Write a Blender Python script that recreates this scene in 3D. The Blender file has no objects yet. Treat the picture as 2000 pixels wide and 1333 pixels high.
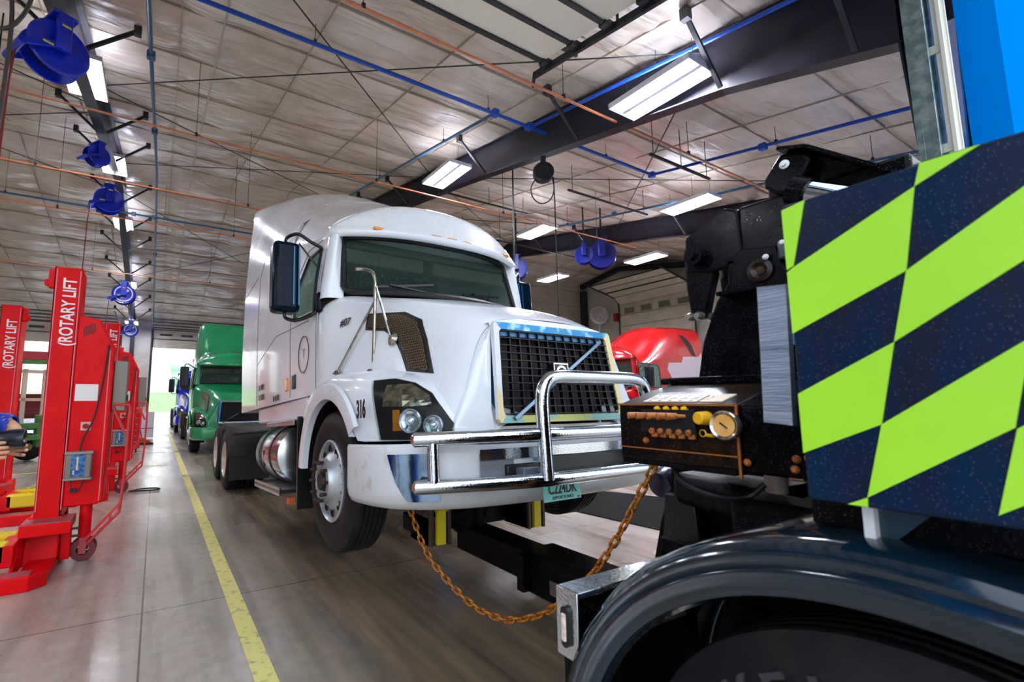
import bpy, bmesh, math, random
from mathutils import Vector, Matrix
from mathutils import noise as mnoise
from mathutils.bvhtree import BVHTree

random.seed(7)
SC = bpy.context.scene
COL = SC.collection
R = math.radians
PI = math.pi

# ------------------------------------------------------------------ camera, sky, exposure
TH, PSI, RO = R(6.63), R(30.67), R(-.12)
fw = Vector((math.sin(PSI) * math.cos(TH), math.cos(PSI) * math.cos(TH), math.sin(TH)))
r0 = Vector((math.cos(PSI), -math.sin(PSI), 0)); u0 = r0.cross(fw)
rt = r0 * math.cos(RO) + u0 * math.sin(RO); up = u0 * math.cos(RO) - r0 * math.sin(RO)
cd = bpy.data.cameras.new('camera'); cam = bpy.data.objects.new('camera', cd); COL.objects.link(cam)
cam.matrix_world = Matrix(((rt.x, up.x, -fw.x, 0), (rt.y, up.y, -fw.y, 0), (rt.z, up.z, -fw.z, 1.5), (0, 0, 0, 1)))
cd.sensor_width = 36; cd.lens = 915.5 * 36 / 2000
cd.shift_x = (1000 - 851.2) / 2000; cd.shift_y = (675.7 - 666.5) / 2000
cd.clip_start = .05; cd.clip_end = 500
cd.dof.use_dof = True; cd.dof.focus_distance = 5.2; cd.dof.aperture_fstop = 4.0
SC.camera = cam

SC.view_settings.view_transform = 'Standard'; SC.view_settings.look = 'None'
SC.view_settings.gamma = 1; SC.view_settings.use_curve_mapping = False
SC.view_settings.exposure = 1.5

wd = bpy.data.worlds.new('sky'); SC.world = wd; wd.use_nodes = True
nt = wd.node_tree; nt.nodes.clear()
wo = nt.nodes.new('ShaderNodeOutputWorld'); bg = nt.nodes.new('ShaderNodeBackground')
tc = nt.nodes.new('ShaderNodeTexCoord'); sp = nt.nodes.new('ShaderNodeSeparateXYZ')
rp = nt.nodes.new('ShaderNodeValToRGB')
rp.color_ramp.elements[0].position = .0; rp.color_ramp.elements[0].color = (.30, .31, .30, 1)
rp.color_ramp.elements[1].position = .12; rp.color_ramp.elements[1].color = (.92, .96, 1, 1)
e = rp.color_ramp.elements.new(.6); e.color = (.70, .82, 1, 1)
nt.links.new(tc.outputs['Generated'], sp.inputs[0]); nt.links.new(sp.outputs['Z'], rp.inputs[0])
nt.links.new(rp.outputs[0], bg.inputs[0]); bg.inputs[1].default_value = 1.0
nt.links.new(bg.outputs[0], wo.inputs[0])
LAMP = 54.0      # strength of the fluorescent tubes

# ------------------------------------------------------------------ helpers
def hexc(h):
    h = h.lstrip('#'); c = [int(h[i:i + 2], 16) / 255 for i in (0, 2, 4)]
    return tuple(((x / 12.92) if x <= .04045 else ((x + .055) / 1.055) ** 2.4) for x in c) + (1,)

MATS = {}
def mat(name, col, rough=.5, metal=0., col2=None, scale=6., lo=.4, hi=.7, bump=0., bscale=40., coat=0., emit=0.,
        stretch=(1, 1, 1), drops=0., dscale=120., rvar=0., spec=.5, alpha=1., trans=0., det=5):
    if name in MATS: return MATS[name]
    m = bpy.data.materials.new(name); m.use_nodes = True; t = m.node_tree; N = t.nodes; Lk = t.links
    b = N['Principled BSDF']
    c1 = hexc(col)
    b.inputs['Base Color'].default_value = c1; b.inputs['Roughness'].default_value = rough
    b.inputs['Metallic'].default_value = metal; b.inputs['Specular IOR Level'].default_value = spec
    if coat: b.inputs['Coat Weight'].default_value = coat; b.inputs['Coat Roughness'].default_value = .06
    if trans: b.inputs['Transmission Weight'].default_value = trans
    if alpha < 1: b.inputs['Alpha'].default_value = alpha
    if emit: b.inputs['Emission Color'].default_value = c1; b.inputs['Emission Strength'].default_value = emit
    co = N.new('ShaderNodeTexCoord'); mp = N.new('ShaderNodeMapping'); mp.inputs['Scale'].default_value = stretch
    Lk.new(co.outputs['Object'], mp.inputs[0])
    no = N.new('ShaderNodeTexNoise'); no.inputs['Scale'].default_value = scale; no.inputs['Detail'].default_value = det
    Lk.new(mp.outputs[0], no.inputs['Vector'])
    if col2:
        r = N.new('ShaderNodeValToRGB'); r.color_ramp.elements[0].position = lo; r.color_ramp.elements[1].position = hi
        r.color_ramp.elements[0].color = c1; r.color_ramp.elements[1].color = hexc(col2)
        Lk.new(no.outputs['Fac'], r.inputs[0]); Lk.new(r.outputs[0], b.inputs['Base Color'])
    if rvar:
        q = N.new('ShaderNodeMapRange'); q.inputs['To Min'].default_value = max(0, rough - rvar); q.inputs['To Max'].default_value = rough + rvar
        q.inputs['From Min'].default_value = .35; q.inputs['From Max'].default_value = .65
        Lk.new(no.outputs['Fac'], q.inputs[0]); Lk.new(q.outputs[0], b.inputs['Roughness'])
    last = None
    if bump:
        n2 = N.new('ShaderNodeTexNoise'); n2.inputs['Scale'].default_value = bscale; n2.inputs['Detail'].default_value = 4
        Lk.new(mp.outputs[0], n2.inputs['Vector'])
        bp = N.new('ShaderNodeBump'); bp.inputs['Strength'].default_value = bump; bp.inputs['Distance'].default_value = .01
        Lk.new(n2.outputs['Fac'], bp.inputs['Height']); last = bp
        Lk.new(bp.outputs[0], b.inputs['Normal'])
    if drops:
        vo = N.new('ShaderNodeTexVoronoi'); vo.inputs['Scale'].default_value = dscale; Lk.new(co.outputs['Object'], vo.inputs['Vector'])
        mr = N.new('ShaderNodeMapRange'); mr.inputs['From Min'].default_value = .12; mr.inputs['From Max'].default_value = .32
        mr.inputs['To Min'].default_value = 1; mr.inputs['To Max'].default_value = 0
        Lk.new(vo.outputs['Distance'], mr.inputs[0])
        wn = N.new('ShaderNodeMath'); wn.operation = 'GREATER_THAN'; wn.inputs[1].default_value = .45
        sx = N.new('ShaderNodeSeparateColor'); Lk.new(vo.outputs['Color'], sx.inputs[0]); Lk.new(sx.outputs[0], wn.inputs[0])
        mu = N.new('ShaderNodeMath'); mu.operation = 'MULTIPLY'; Lk.new(mr.outputs[0], mu.inputs[0]); Lk.new(wn.outputs[0], mu.inputs[1])
        bp = N.new('ShaderNodeBump'); bp.inputs['Strength'].default_value = drops; bp.inputs['Distance'].default_value = .004
        Lk.new(mu.outputs[0], bp.inputs['Height'])
        if last: Lk.new(last.outputs[0], bp.inputs['Normal'])
        Lk.new(bp.outputs[0], b.inputs['Normal'])
        dm = N.new('ShaderNodeMath'); dm.operation = 'MULTIPLY_ADD'; dm.inputs[1].default_value = min(1, drops * 1.6); dm.inputs[2].default_value = coat
        Lk.new(mu.outputs[0], dm.inputs[0]); Lk.new(dm.outputs[0], b.inputs['Coat Weight']); b.inputs['Coat Roughness'].default_value = .05
        Lk.new(bp.outputs[0], b.inputs['Coat Normal'])
    MATS[name] = m
    return m

def glass(name, col, fac=.35, rough=.03, drops=0., dscale=90.):
    """tinted pane: part see-through, part mirror"""
    if name in MATS: return MATS[name]
    m = bpy.data.materials.new(name); m.use_nodes = True; t = m.node_tree; N = t.nodes; N.clear(); Lk = t.links
    o = N.new('ShaderNodeOutputMaterial'); mx = N.new('ShaderNodeMixShader'); tr = N.new('ShaderNodeBsdfTransparent')
    pr = N.new('ShaderNodeBsdfPrincipled'); pr.inputs['Base Color'].default_value = hexc(col); pr.inputs['Roughness'].default_value = rough
    c = hexc(col); tr.inputs[0].default_value = (.60 + c[0] * .3, .66 + c[1] * .28, .60 + c[2] * .3, 1)
    co = N.new('ShaderNodeTexCoord'); vo = N.new('ShaderNodeTexVoronoi'); vo.inputs['Scale'].default_value = dscale
    no = N.new('ShaderNodeTexNoise'); no.inputs['Scale'].default_value = 2.5; no.inputs['Detail'].default_value = 6
    mp = N.new('ShaderNodeMapping'); mp.inputs['Scale'].default_value = (1.6, 1.6, .8)
    Lk.new(co.outputs['Object'], vo.inputs[0]); Lk.new(co.outputs['Object'], mp.inputs[0]); Lk.new(mp.outputs[0], no.inputs[0])
    mr = N.new('ShaderNodeMapRange'); mr.inputs['From Min'].default_value = .1; mr.inputs['From Max'].default_value = .45
    mr.inputs['To Min'].default_value = 1; mr.inputs['To Max'].default_value = 0; Lk.new(vo.outputs['Distance'], mr.inputs[0])
    ml = N.new('ShaderNodeMath'); ml.operation = 'MULTIPLY'; Lk.new(mr.outputs[0], ml.inputs[0]); Lk.new(no.outputs['Fac'], ml.inputs[1])
    ad = N.new('ShaderNodeMath'); ad.operation = 'MULTIPLY_ADD'; ad.inputs[1].default_value = drops; ad.inputs[2].default_value = fac; ad.use_clamp = True
    Lk.new(ml.outputs[0], ad.inputs[0]); Lk.new(ad.outputs[0], mx.inputs[0])
    bp = N.new('ShaderNodeBump'); bp.inputs['Strength'].default_value = .25; bp.inputs['Distance'].default_value = .003
    Lk.new(ml.outputs[0], bp.inputs['Height']); Lk.new(bp.outputs[0], pr.inputs['Normal'])
    Lk.new(tr.outputs[0], mx.inputs[1]); Lk.new(pr.outputs[0], mx.inputs[2]); Lk.new(mx.outputs[0], o.inputs[0])
    MATS[name] = m
    return m

def tag(o, label=None, cat=None, group=None, kind=None):
    if label: o['label'] = label
    if cat: o['category'] = cat
    if group: o['group'] = group
    if kind: o['kind'] = kind
    return o

def empty(name, loc=(0, 0, 0), rz=0, label=None, cat=None, group=None):
    o = bpy.data.objects.new(name, None); COL.objects.link(o); o.location = loc; o.rotation_euler = (0, 0, rz)
    o.empty_display_size = .1
    return tag(o, label, cat, group)

def crv(P, n):
    """Catmull-Rom through points"""
    P = [Vector(p) for p in P]; out = []
    for i in range(len(P) - 1):
        p0 = P[i - 1] if i else P[0] * 2 - P[1]; p1, p2 = P[i], P[i + 1]
        p3 = P[i + 2] if i + 2 < len(P) else P[-1] * 2 - P[-2]
        for k in range(n):
            t = k / n
            out.append(.5 * ((2 * p1) + (p2 - p0) * t + (2 * p0 - 5 * p1 + 4 * p2 - p3) * t * t + (3 * p1 - p0 - 3 * p2 + p3) * t ** 3))
    out.append(P[-1]); return out

class MB:
    def __init__(s, tf=None): s.v = []; s.f = []; s.tf = tf
    def add(s, vs, fs):
        n = len(s.v); s.v += [tuple(s.tf(p)) if s.tf else tuple(p) for p in vs]; s.f += [tuple(i + n for i in f) for f in fs]; return s
    def bx(s, x0, x1, y0, y1, z0, z1, M=None):
        vs = [Vector((x, y, z)) for x in (x0, x1) for y in (y0, y1) for z in (z0, z1)]
        if M: vs = [M @ v for v in vs]
        return s.add(vs, [(0, 1, 3, 2), (4, 6, 7, 5), (0, 4, 5, 1), (2, 3, 7, 6), (0, 2, 6, 4), (1, 5, 7, 3)])
    def prism(s, ax, pts, a0, a1):
        def mk(p, a):
            if ax == 'X': return (a, p[0], p[1])
            if ax == 'Y': return (p[0], a, p[1])
            return (p[0], p[1], a)
        n = len(pts)
        return s.add([mk(p, a0) for p in pts] + [mk(p, a1) for p in pts],
                     [tuple(range(n)), tuple(range(n, 2 * n))] + [(i, (i + 1) % n, n + (i + 1) % n, n + i) for i in range(n)])
    def cyl(s, p0, p1, r, r1=None, n=16, caps=True):
        p0, p1 = Vector(p0), Vector(p1); r1 = r if r1 is None else r1
        d = (p1 - p0).normalized(); a = d.orthogonal().normalized(); b = d.cross(a)
        vs = [p + (a * math.cos(2 * PI * k / n) + b * math.sin(2 * PI * k / n)) * q for p, q in ((p0, r), (p1, r1)) for k in range(n)]
        fs = [(k, (k + 1) % n, n + (k + 1) % n, n + k) for k in range(n)]
        if caps: fs += [tuple(range(n)), tuple(range(n, 2 * n))]
        return s.add(vs, fs)
    def bar(s, p0, p1, w, h, upv=(0, 0, 1)):
        p0, p1 = Vector(p0), Vector(p1); d = (p1 - p0).normalized(); a = d.cross(Vector(upv))
        a = d.orthogonal().normalized() if a.length < 1e-4 else a.normalized(); b = a.cross(d)
        vs = [p + a * x + b * y for p in (p0, p1) for x, y in ((-w / 2, -h / 2), (w / 2, -h / 2), (w / 2, h / 2), (-w / 2, h / 2))]
        return s.add(vs, [(0, 1, 2, 3), (4, 5, 6, 7)] + [(k, (k + 1) % 4, 4 + (k + 1) % 4, 4 + k) for k in range(4)])
    def tube(s, path, r, n=8, closed=False, rr=None):
        P = [Vector(p) for p in path]; m = len(P); vs = []; a = None
        for i, p in enumerate(P):
            if closed: d = (P[(i + 1) % m] - P[i - 1])
            else: d = P[min(i + 1, m - 1)] - P[max(i - 1, 0)]
            d.normalize()
            if a is None: a = d.orthogonal().normalized()
            else: a = (a - d * a.dot(d)); a = a.normalized() if a.length > 1e-6 else d.orthogonal().normalized()
            b = d.cross(a); q = rr[i] if rr else r
            vs += [p + (a * math.cos(2 * PI * k / n) + b * math.sin(2 * PI * k / n)) * q for k in range(n)]
        fs = []
        for i in range(m if closed else m - 1):
            j = (i + 1) % m
            fs += [(i * n + k, i * n + (k + 1) % n, j * n + (k + 1) % n, j * n + k) for k in range(n)]
        if not closed: fs += [tuple(range(n)), tuple(range((m - 1) * n, m * n))]
        return s.add(vs, fs)
    def lathe(s, prof, c, ax, n=32, closed=False):
        """prof: (radius, height along axis)"""
        c = Vector(c); d = Vector(ax).normalized(); a = d.orthogonal().normalized(); b = d.cross(a); m = len(prof)
        vs = [c + d * h + (a * math.cos(2 * PI * k / n) + b * math.sin(2 * PI * k / n)) * r for r, h in prof for k in range(n)]
        fs = []
        for i in range(m if closed else m - 1):
            j = (i + 1) % m
            fs += [(i * n + k, i * n + (k + 1) % n, j * n + (k + 1) % n, j * n + k) for k in range(n)]
        return s.add(vs, fs)
    def grid(s, rows, closed=False):
        n = len(rows[0]); vs = [p for r in rows for p in r]; fs = []
        for i in range(len(rows) - 1):
            for k in range(n if closed else n - 1):
                fs.append((i * n + k, i * n + (k + 1) % n, (i + 1) * n + (k + 1) % n, (i + 1) * n + k))
        return s.add(vs, fs)
    def build(s, name, m, parent=None, ang=35, bevel=0, solid=0, seg=2, recalc=True, off=1.0):
        me = bpy.data.meshes.new(name); me.from_pydata(s.v, [], s.f); me.validate()
        b = bmesh.new(); b.from_mesh(me); bmesh.ops.remove_doubles(b, verts=b.verts, dist=1e-5)
        if recalc: bmesh.ops.recalc_face_normals(b, faces=b.faces)
        b.to_mesh(me); b.free()
        me.materials.append(m)
        if ang:
            me.polygons.foreach_set('use_smooth', [True] * len(me.polygons)); me.set_sharp_from_angle(angle=R(ang))
        o = bpy.data.objects.new(name, me); COL.objects.link(o)
        if parent: o.parent = parent
        if solid: q = o.modifiers.new('t', 'SOLIDIFY'); q.thickness = solid; q.offset = off
        if bevel: q = o.modifiers.new('b', 'BEVEL'); q.width = bevel; q.segments = seg; q.limit_method = 'ANGLE'; q.angle_limit = R(40)
        return o

def text(name, s, size, m, parent, origin, xd, yd, ext=.002, sx=1., align='LEFT', bold=0.):
    cu = bpy.data.curves.new(name, 'FONT'); cu.body = s; cu.size = size; cu.extrude = ext; cu.align_x = align; cu.offset = bold
    o = bpy.data.objects.new(name, cu); COL.objects.link(o)
    dg = bpy.context.evaluated_depsgraph_get(); dg.update()
    me = bpy.data.meshes.new_from_object(o.evaluated_get(dg)); bpy.data.objects.remove(o)
    xd, yd = Vector(xd).normalized(), Vector(yd).normalized(); zd = xd.cross(yd)
    og = Vector(origin)
    for v in me.vertices: v.co = og + xd * v.co.x * sx + yd * v.co.y + zd * v.co.z
    me.materials.clear(); me.materials.append(m); me.name = name
    o = bpy.data.objects.new(name, me); COL.objects.link(o)
    if parent: o.parent = parent
    return o

def kids(o): return [c for c in bpy.data.objects if c.parent == o]
def copy_tree(o, parent=None):
    c = o.copy(); COL.objects.link(c); c.parent = parent
    if parent: c.matrix_parent_inverse = o.matrix_parent_inverse.copy()
    for ch in kids(o): copy_tree(ch, c)
    return c
# ------------------------------------------------------------------ materials of the building
M_steel = mat('primer_steel', '#1d1a24', .45, col2='#262231', scale=3, bump=.1, spec=.3)
M_brace = mat('brace_steel', '#26262a', .5)
M_conc = None
def concrete():
    m = bpy.data.materials.new('wet_concrete'); m.use_nodes = True; t = m.node_tree; N = t.nodes; Lk = t.links; b = N['Principled BSDF']
    co = N.new('ShaderNodeTexCoord')
    def noise(sc, det, st, off=(0, 0, 0)):
        mp = N.new('ShaderNodeMapping'); mp.inputs['Scale'].default_value = st; mp.inputs['Location'].default_value = off
        n = N.new('ShaderNodeTexNoise'); n.inputs['Scale'].default_value = sc; n.inputs['Detail'].default_value = det
        Lk.new(co.outputs['Object'], mp.inputs[0]); Lk.new(mp.outputs[0], n.inputs['Vector']); return n
    def ramp(src, a, ca, bb, cb):
        r = N.new('ShaderNodeValToRGB'); r.color_ramp.elements[0].position = a; r.color_ramp.elements[1].position = bb
        r.color_ramp.elements[0].color = ca; r.color_ramp.elements[1].color = cb; Lk.new(src, r.inputs[0]); return r
    def mix(f, a, bb, typ='MIX'):
        x = N.new('ShaderNodeMix'); x.data_type = 'RGBA'; x.blend_type = typ
        if isinstance(f, float): x.inputs[0].default_value = f
        else: Lk.new(f, x.inputs[0])
        for k, q in ((6, a), (7, bb)):
            if isinstance(q, tuple): x.inputs[k].default_value = q
            else: Lk.new(q, x.inputs[k])
        return x.outputs[2]
    blot = noise(.7, 6, (1, 1, 1)); fine = noise(9, 8, (1, 1, 1)); streak = noise(2.2, 7, (3.0, .22, 1)); marks = noise(1.0, 5, (6.0, .35, 1), (3, 1, 0))
    c = ramp(blot.outputs['Fac'], .3, hexc('#b3a695'), .7, hexc('#d6cabd')).outputs[0]
    c = mix(.35, c, ramp(fine.outputs['Fac'], .3, hexc('#9a8d7f'), .75, hexc('#d2c7ba')).outputs[0])
    # the dirty travelled lane between x = .75 and x = 5
    sx = N.new('ShaderNodeSeparateXYZ'); Lk.new(co.outputs['Object'], sx.inputs[0])
    a1 = N.new('ShaderNodeMapRange'); a1.inputs['From Min'].default_value = .55; a1.inputs['From Max'].default_value = 1.3; Lk.new(sx.outputs['X'], a1.inputs[0])
    a2 = N.new('ShaderNodeMapRange'); a2.inputs['From Min'].default_value = 5.2; a2.inputs['From Max'].default_value = 3.6; Lk.new(sx.outputs['X'], a2.inputs[0])
    ml = N.new('ShaderNodeMath'); ml.operation = 'MULTIPLY'; Lk.new(a1.outputs[0], ml.inputs[0]); Lk.new(a2.outputs[0], ml.inputs[1])
    lane = ramp(streak.outputs['Fac'], .32, hexc('#38291a'), .70, hexc('#8f7450')).outputs[0]
    lm = N.new('ShaderNodeMath'); lm.operation = 'MULTIPLY'; lm.inputs[1].default_value = .85; Lk.new(ml.outputs[0], lm.inputs[0])
    c = mix(lm.outputs[0], c, lane)
    mk = ramp(marks.outputs['Fac'], .45, (1, 1, 1, 1), .80, (.42, .39, .37, 1)).outputs[0]
    c = mix(.8, c, mk, 'MULTIPLY')
    # saw-cut joints
    br = N.new('ShaderNodeTexBrick'); br.offset = 0; br.inputs['Scale'].default_value = 1; br.inputs['Mortar Size'].default_value = .006
    br.inputs['Brick Width'].default_value = 3.8; br.inputs['Row Height'].default_value = 4.1
    br.inputs['Color1'].default_value = br.inputs['Color2'].default_value = (1, 1, 1, 1); br.inputs['Mortar'].default_value = (.3, .28, .26, 1)
    Lk.new(co.outputs['Object'], br.inputs['Vector']); c = mix(1.0, c, br.outputs[0], 'MULTIPLY')
    Lk.new(c, b.inputs['Base Color'])
    wet = noise(.9, 2, (1.6, .5, 1), (5, 2, 0))
    q = N.new('ShaderNodeMapRange'); q.inputs['From Min'].default_value = .25; q.inputs['From Max'].default_value = .75
    q.inputs['To Min'].default_value = .14; q.inputs['To Max'].default_value = .36; Lk.new(wet.outputs['Fac'], q.inputs[0]); Lk.new(q.outputs[0], b.inputs['Roughness'])
    bp = N.new('ShaderNodeBump'); bp.inputs['Strength'].default_value = .25; bp.inputs['Distance'].default_value = .01
    Lk.new(fine.outputs['Fac'], bp.inputs['Height']); Lk.new(bp.outputs[0], b.inputs['Normal'])
    b.inputs['Specular IOR Level'].default_value = .9
    return m
M_conc = concrete()

def insul():
    m = bpy.data.materials.new('quilted_insulation'); m.use_nodes = True; t = m.node_tree; N = t.nodes; Lk = t.links; b = N['Principled BSDF']
    co = N.new('ShaderNodeTexCoord')
    def noise(sc, det, st, dist=0.):
        mp = N.new('ShaderNodeMapping'); mp.inputs['Scale'].default_value = st
        n = N.new('ShaderNodeTexNoise'); n.inputs['Scale'].default_value = sc; n.inputs['Detail'].default_value = det; n.inputs['Distortion'].default_value = dist
        Lk.new(co.outputs['Object'], mp.inputs[0]); Lk.new(mp.outputs[0], n.inputs['Vector']); return n
    n1 = noise(.8, 5, (1, 1, 1)); r = N.new('ShaderNodeValToRGB')
    r.color_ramp.elements[0].position = .35; r.color_ramp.elements[1].position = .7
    r.color_ramp.elements[0].color = hexc('#e9dfd2'); r.color_ramp.elements[1].color = hexc('#c9b9a5'); Lk.new(n1.outputs['Fac'], r.inputs[0])
    Lk.new(r.outputs[0], b.inputs['Base Color']); b.inputs['Roughness'].default_value = .22; b.inputs['Specular IOR Level'].default_value = .9
    n2 = noise(1.5, 2, (.5, 2.4, 1), .7); n3 = noise(9, 2, (.5, 1.6, 1))
    b1 = N.new('ShaderNodeBump'); b1.inputs['Strength'].default_value = .6; b1.inputs['Distance'].default_value = .12; Lk.new(n2.outputs['Fac'], b1.inputs['Height'])
    b2 = N.new('ShaderNodeBump'); b2.inputs['Strength'].default_value = .18; b2.inputs['Distance'].default_value = .02; Lk.new(n3.outputs['Fac'], b2.inputs['Height'])
    Lk.new(b1.outputs[0], b2.inputs['Normal']); Lk.new(b2.outputs[0], b.inputs['Normal'])
    return m
M_ins = insul()
M_seam = mat('seam_tape', '#94877a', .5)
M_seam2 = mat('insulation_seam', '#ab9d8a', .5)
M_panel = mat('cream_door_panel', '#d9d0bd', .4, col2='#c9bea6', scale=2)
M_wallpan = mat('white_liner_panel', '#cfc8bb', .45, col2='#bdb4a4', scale=1.5)
M_galv = mat('galvanised_steel', '#9fb0ad', .28, .85, col2='#6f8587', scale=14, lo=.35, hi=.6)
M_track = mat('dark_track', '#3a3d40', .4, .6)
M_bluewall = mat('blue_metal_cladding', '#0078d2', .8, spec=.0)
M_yel = mat('yellow_floor_paint', '#f6ea8c', .45, col2='#c4b27c', scale=16, lo=.54, hi=.68, bump=.2, rvar=.15)

YN, YF, YR, ZE, SL = .95, 31.6, 16.4, 5.98, .183
def zr(y): return ZE + SL * (min(y, 2 * YR - y) - 1.2)        # underside of the roof
XL, XR = -24.0, 21.6

def struct(name, mb, m, **k): return tag(mb.build(name, m, **k), kind='structure')
# floor and apron
struct('floor', MB().add([(-24, .6, 0), (21.6, .6, 0), (21.6, 31.9, 0), (-24, 31.9, 0)], [(0, 1, 2, 3)]), M_conc, ang=0)
struct('ground_front', MB().add([(-45, -40, -.001), (45, -40, -.001), (45, .6, -.001), (-45, .6, -.001)], [(0, 1, 2, 3)]), mat('front_apron', '#b9b2a6', .5, col2='#a39b8e', scale=1.2, rvar=.15), ang=0)
# ceiling: sagging insulation between purlins
rows = []
ys = []
y = YN
while y < YF: ys.append(y); y += .10
ys.append(YF)
xs = [XL + i * .2 for i in range(int((XR - XL) / .2) + 1)] + [XR]
for y in ys:
    row = []
    for x in xs:
        s = abs(math.sin(PI * (y - YR) / 1.52)); q = abs(math.sin(PI * x / 1.83))
        sag = .15 * s ** .55 * (.45 + .55 * q ** .5) * (1 + .25 * math.sin(x * 2.1 + y)) + .05 * mnoise.noise((x * .75, y * 2.6, 0)) * min(1, s * 3) + .055 * mnoise.noise((x * 1.6, y * 5.2, 7))
        row.append((x, y, max(zr(y) + .035, zr(y) + .19 - sag)))
    rows.append(row)
struct('ceiling', MB().grid(rows), M_ins, ang=60)
mb = MB()
k = -10
while YR + k * 1.52 < YF:
    y = YR + k * 1.52
    if y > YN + .2: mb.bx(XL, XR, y - .009, y + .009, zr(y) + .125, zr(y) + .17)
    k += 1
struct('trim_1', mb, M_seam2, ang=0)
mb = MB()
x = math.ceil(XL / 1.83) * 1.83
while x < XR:
    for (ya, yb) in ((YN, YR), (YR, YF)): mb.bar((x, ya, zr(ya) + .08), (x, yb, zr(yb) + .08), .014, .03)
    x += 1.83
struct('trim_2', mb, M_seam2, ang=0)

# walls
struct('wall_right', MB().prism('X', [(YN, 0), (YF, 0), (YF, zr(YF) + .2), (YR, zr(YR) + .2), (YN, zr(YN) + .2)], 21.6, 21.8), M_wallpan, ang=0)
struct('wall_left', MB().prism('X', [(YN, 0), (YF, 0), (YF, zr(YF) + .2), (YR, zr(YR) + .2), (YN, zr(YN) + .2)], -24.2, -24), M_wallpan, ang=0)
struct('wall_back', MB().bx(-24, -6.4, YF, YF + .2, 0, 6.3).bx(-1.85, -.45, YF, YF + .2, 0, 6.3).bx(4.3, 21.6, YF, YF + .2, 0, 6.3)
       .bx(-6.4, 4.3, YF + .005, YF + .2, 5.6, 6.3), M_wallpan, ang=0)
struct('wall_partition', MB().bx(14.2, 21.6, 19.1, 19.25, 0, zr(19.1) + .15), M_wallpan, ang=0)
mb = MB()
for i in range(9): mb.bx(14.2, 21.58, 19.085, 19.1, .9 * i + .6, .9 * i + .62)
struct('trim_3', mb, M_seam, ang=0)
# front wall with the bay opening we look through (blue cladding outside)
struct('wall_front', MB().bx(-24, -16.6, .6, .8, 0, 5.0).bx(-9.2, -8.2, .6, .8, 0, 5.0).bx(-1.9, -1.2, .6, .8, 0, 5.0).bx(-24, -1.2, .6, .8, 5.0, 6.0).bx(5.16, 48, .60, .8, 0, 6.4).bx(-1.2, 5.16, .6, .8, 5.15, 6.0).bx(14.2, 21.6, .6, .8, 0, 6.0), M_bluewall, ang=0)  # unseen openings left of the bay added to let daylight in

# rafters: one tapered built-up frame each
def rafter(X, idx, cols=True):
    t = empty('roof_rafter', (X, 0, 0), 0, *idx)
    def dep(y):
        yy = min(y, 2 * YR - y)
        if yy < 3: return 1.0 + (.78 - 1.0) * (yy - 1.3) / 1.7
        if yy < 9: return .78 - .12 * (yy - 3) / 6
        return .66 + .04 * (yy - 9) / 7
    Y = [1.3, 3, 5, 7, 9, 12, YR, 2 * YR - 12, 2 * YR - 9, 2 * YR - 5, 2 * YR - 3, YF - .4]
    up_ = [(y, zr(y) + .03) for y in Y]; lo_ = [(y, zr(y) - dep(y)) for y in Y]
    pr = [(YN + .05, zr(YN))] + up_ + lo_[::-1] + [(YN + .05, 4.9)]
    m = MB()
    m.prism('X', pr, -.006, .006)
    m.build('web', M_steel, t, ang=0)
    m = MB()
    for a, b in zip(lo_, lo_[1:]): m.bar((0, a[0], a[1]), (0, b[0], b[1]), .2, .016)
    m.build('bottom_flange', M_steel, t, ang=0)
    m = MB()
    for a, b in zip(up_, up_[1:]): m.bar((0, a[0], a[1]), (0, b[0], b[1]), .2, .016)
    m.build('top_flange', M_steel, t, ang=0)
    # near tapered column and far column
    for nm, y0, ytop, ybot in (('near_column', YN, 1.32, 1.12), ('far_column', YF - .05, YF - .45, YF - .25)):
        m = MB(); sg = 1 if ytop > y0 else -1
        z1 = lo_[0][1] if sg > 0 else lo_[-1][1]
        m.prism('X', [(y0, 0), (ybot, 0), (ytop, z1), (ytop, zr(y0)), (y0, zr(y0))], -.006, .006)
        m.bar((0, y0, 0), (0, y0, zr(y0)), .2, .016, (0, 1, 0)); m.bar((0, ybot, 0), (0, ytop, z1), .2, .016, (0, 1, 0))
        m.bar((0, ytop, z1), (0, ytop, zr(ytop)), .2, .014, (0, 1, 0))
        m.build(nm, M_steel, t, ang=0)
    for y in (1.65, 3.0, 5.4, 8.1, 11.9, 14.2, 17.6, 19.6, 21.2, 23.4, 25.2, 27.4, 29.3):
        for s in (-1, 1):
            d = .78
            p0 = (s * .08, y, zr(y) - dep(y) + .03); p1 = (s * d, y, zr(y) - .03)
            m = MB(); m.bar(p0, p1, .05, .045).bx(s * d - .05, s * d + .05, y - .05, y + .05, zr(y) - .1, zr(y) + .06)
            m.build('flange_brace', M_brace, t, ang=0)
    return t
rafter(-1.35, ('dark steel roof frame hung with white lamps and blue hose reels at left', 'roof frame'))
rafter(6.2, ('dark purple steel roof frame crossing the picture to its tapered column at upper right', 'roof frame'))
rafter(13.85, ('dark steel roof frame farther back, beyond the black hanging reel', 'roof frame'))

# end-wall column, purlins strut and rake beam
tag(MB().bx(21.2, 21.5, 18.75, 19.05, 0, zr(19) - .42).build('steel_post', mat('post_dark', '#24262c', .4), bevel=.01), 'dark steel corner post between the cream partition and the end wall', 'post')
for ya, yb, lab in ((YN, YR, 'dark steel rake beam on the near slope of the end wall'), (YR, 19.05, 'dark steel rake beam on the far slope of the end wall, above the raised door')):
    tag(MB().bar((21.35, ya, zr(ya) - .15), (21.35, yb, zr(yb) - .15), .2, .25).build('rake_beam', M_steel, ang=0), lab, 'beam')

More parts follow.
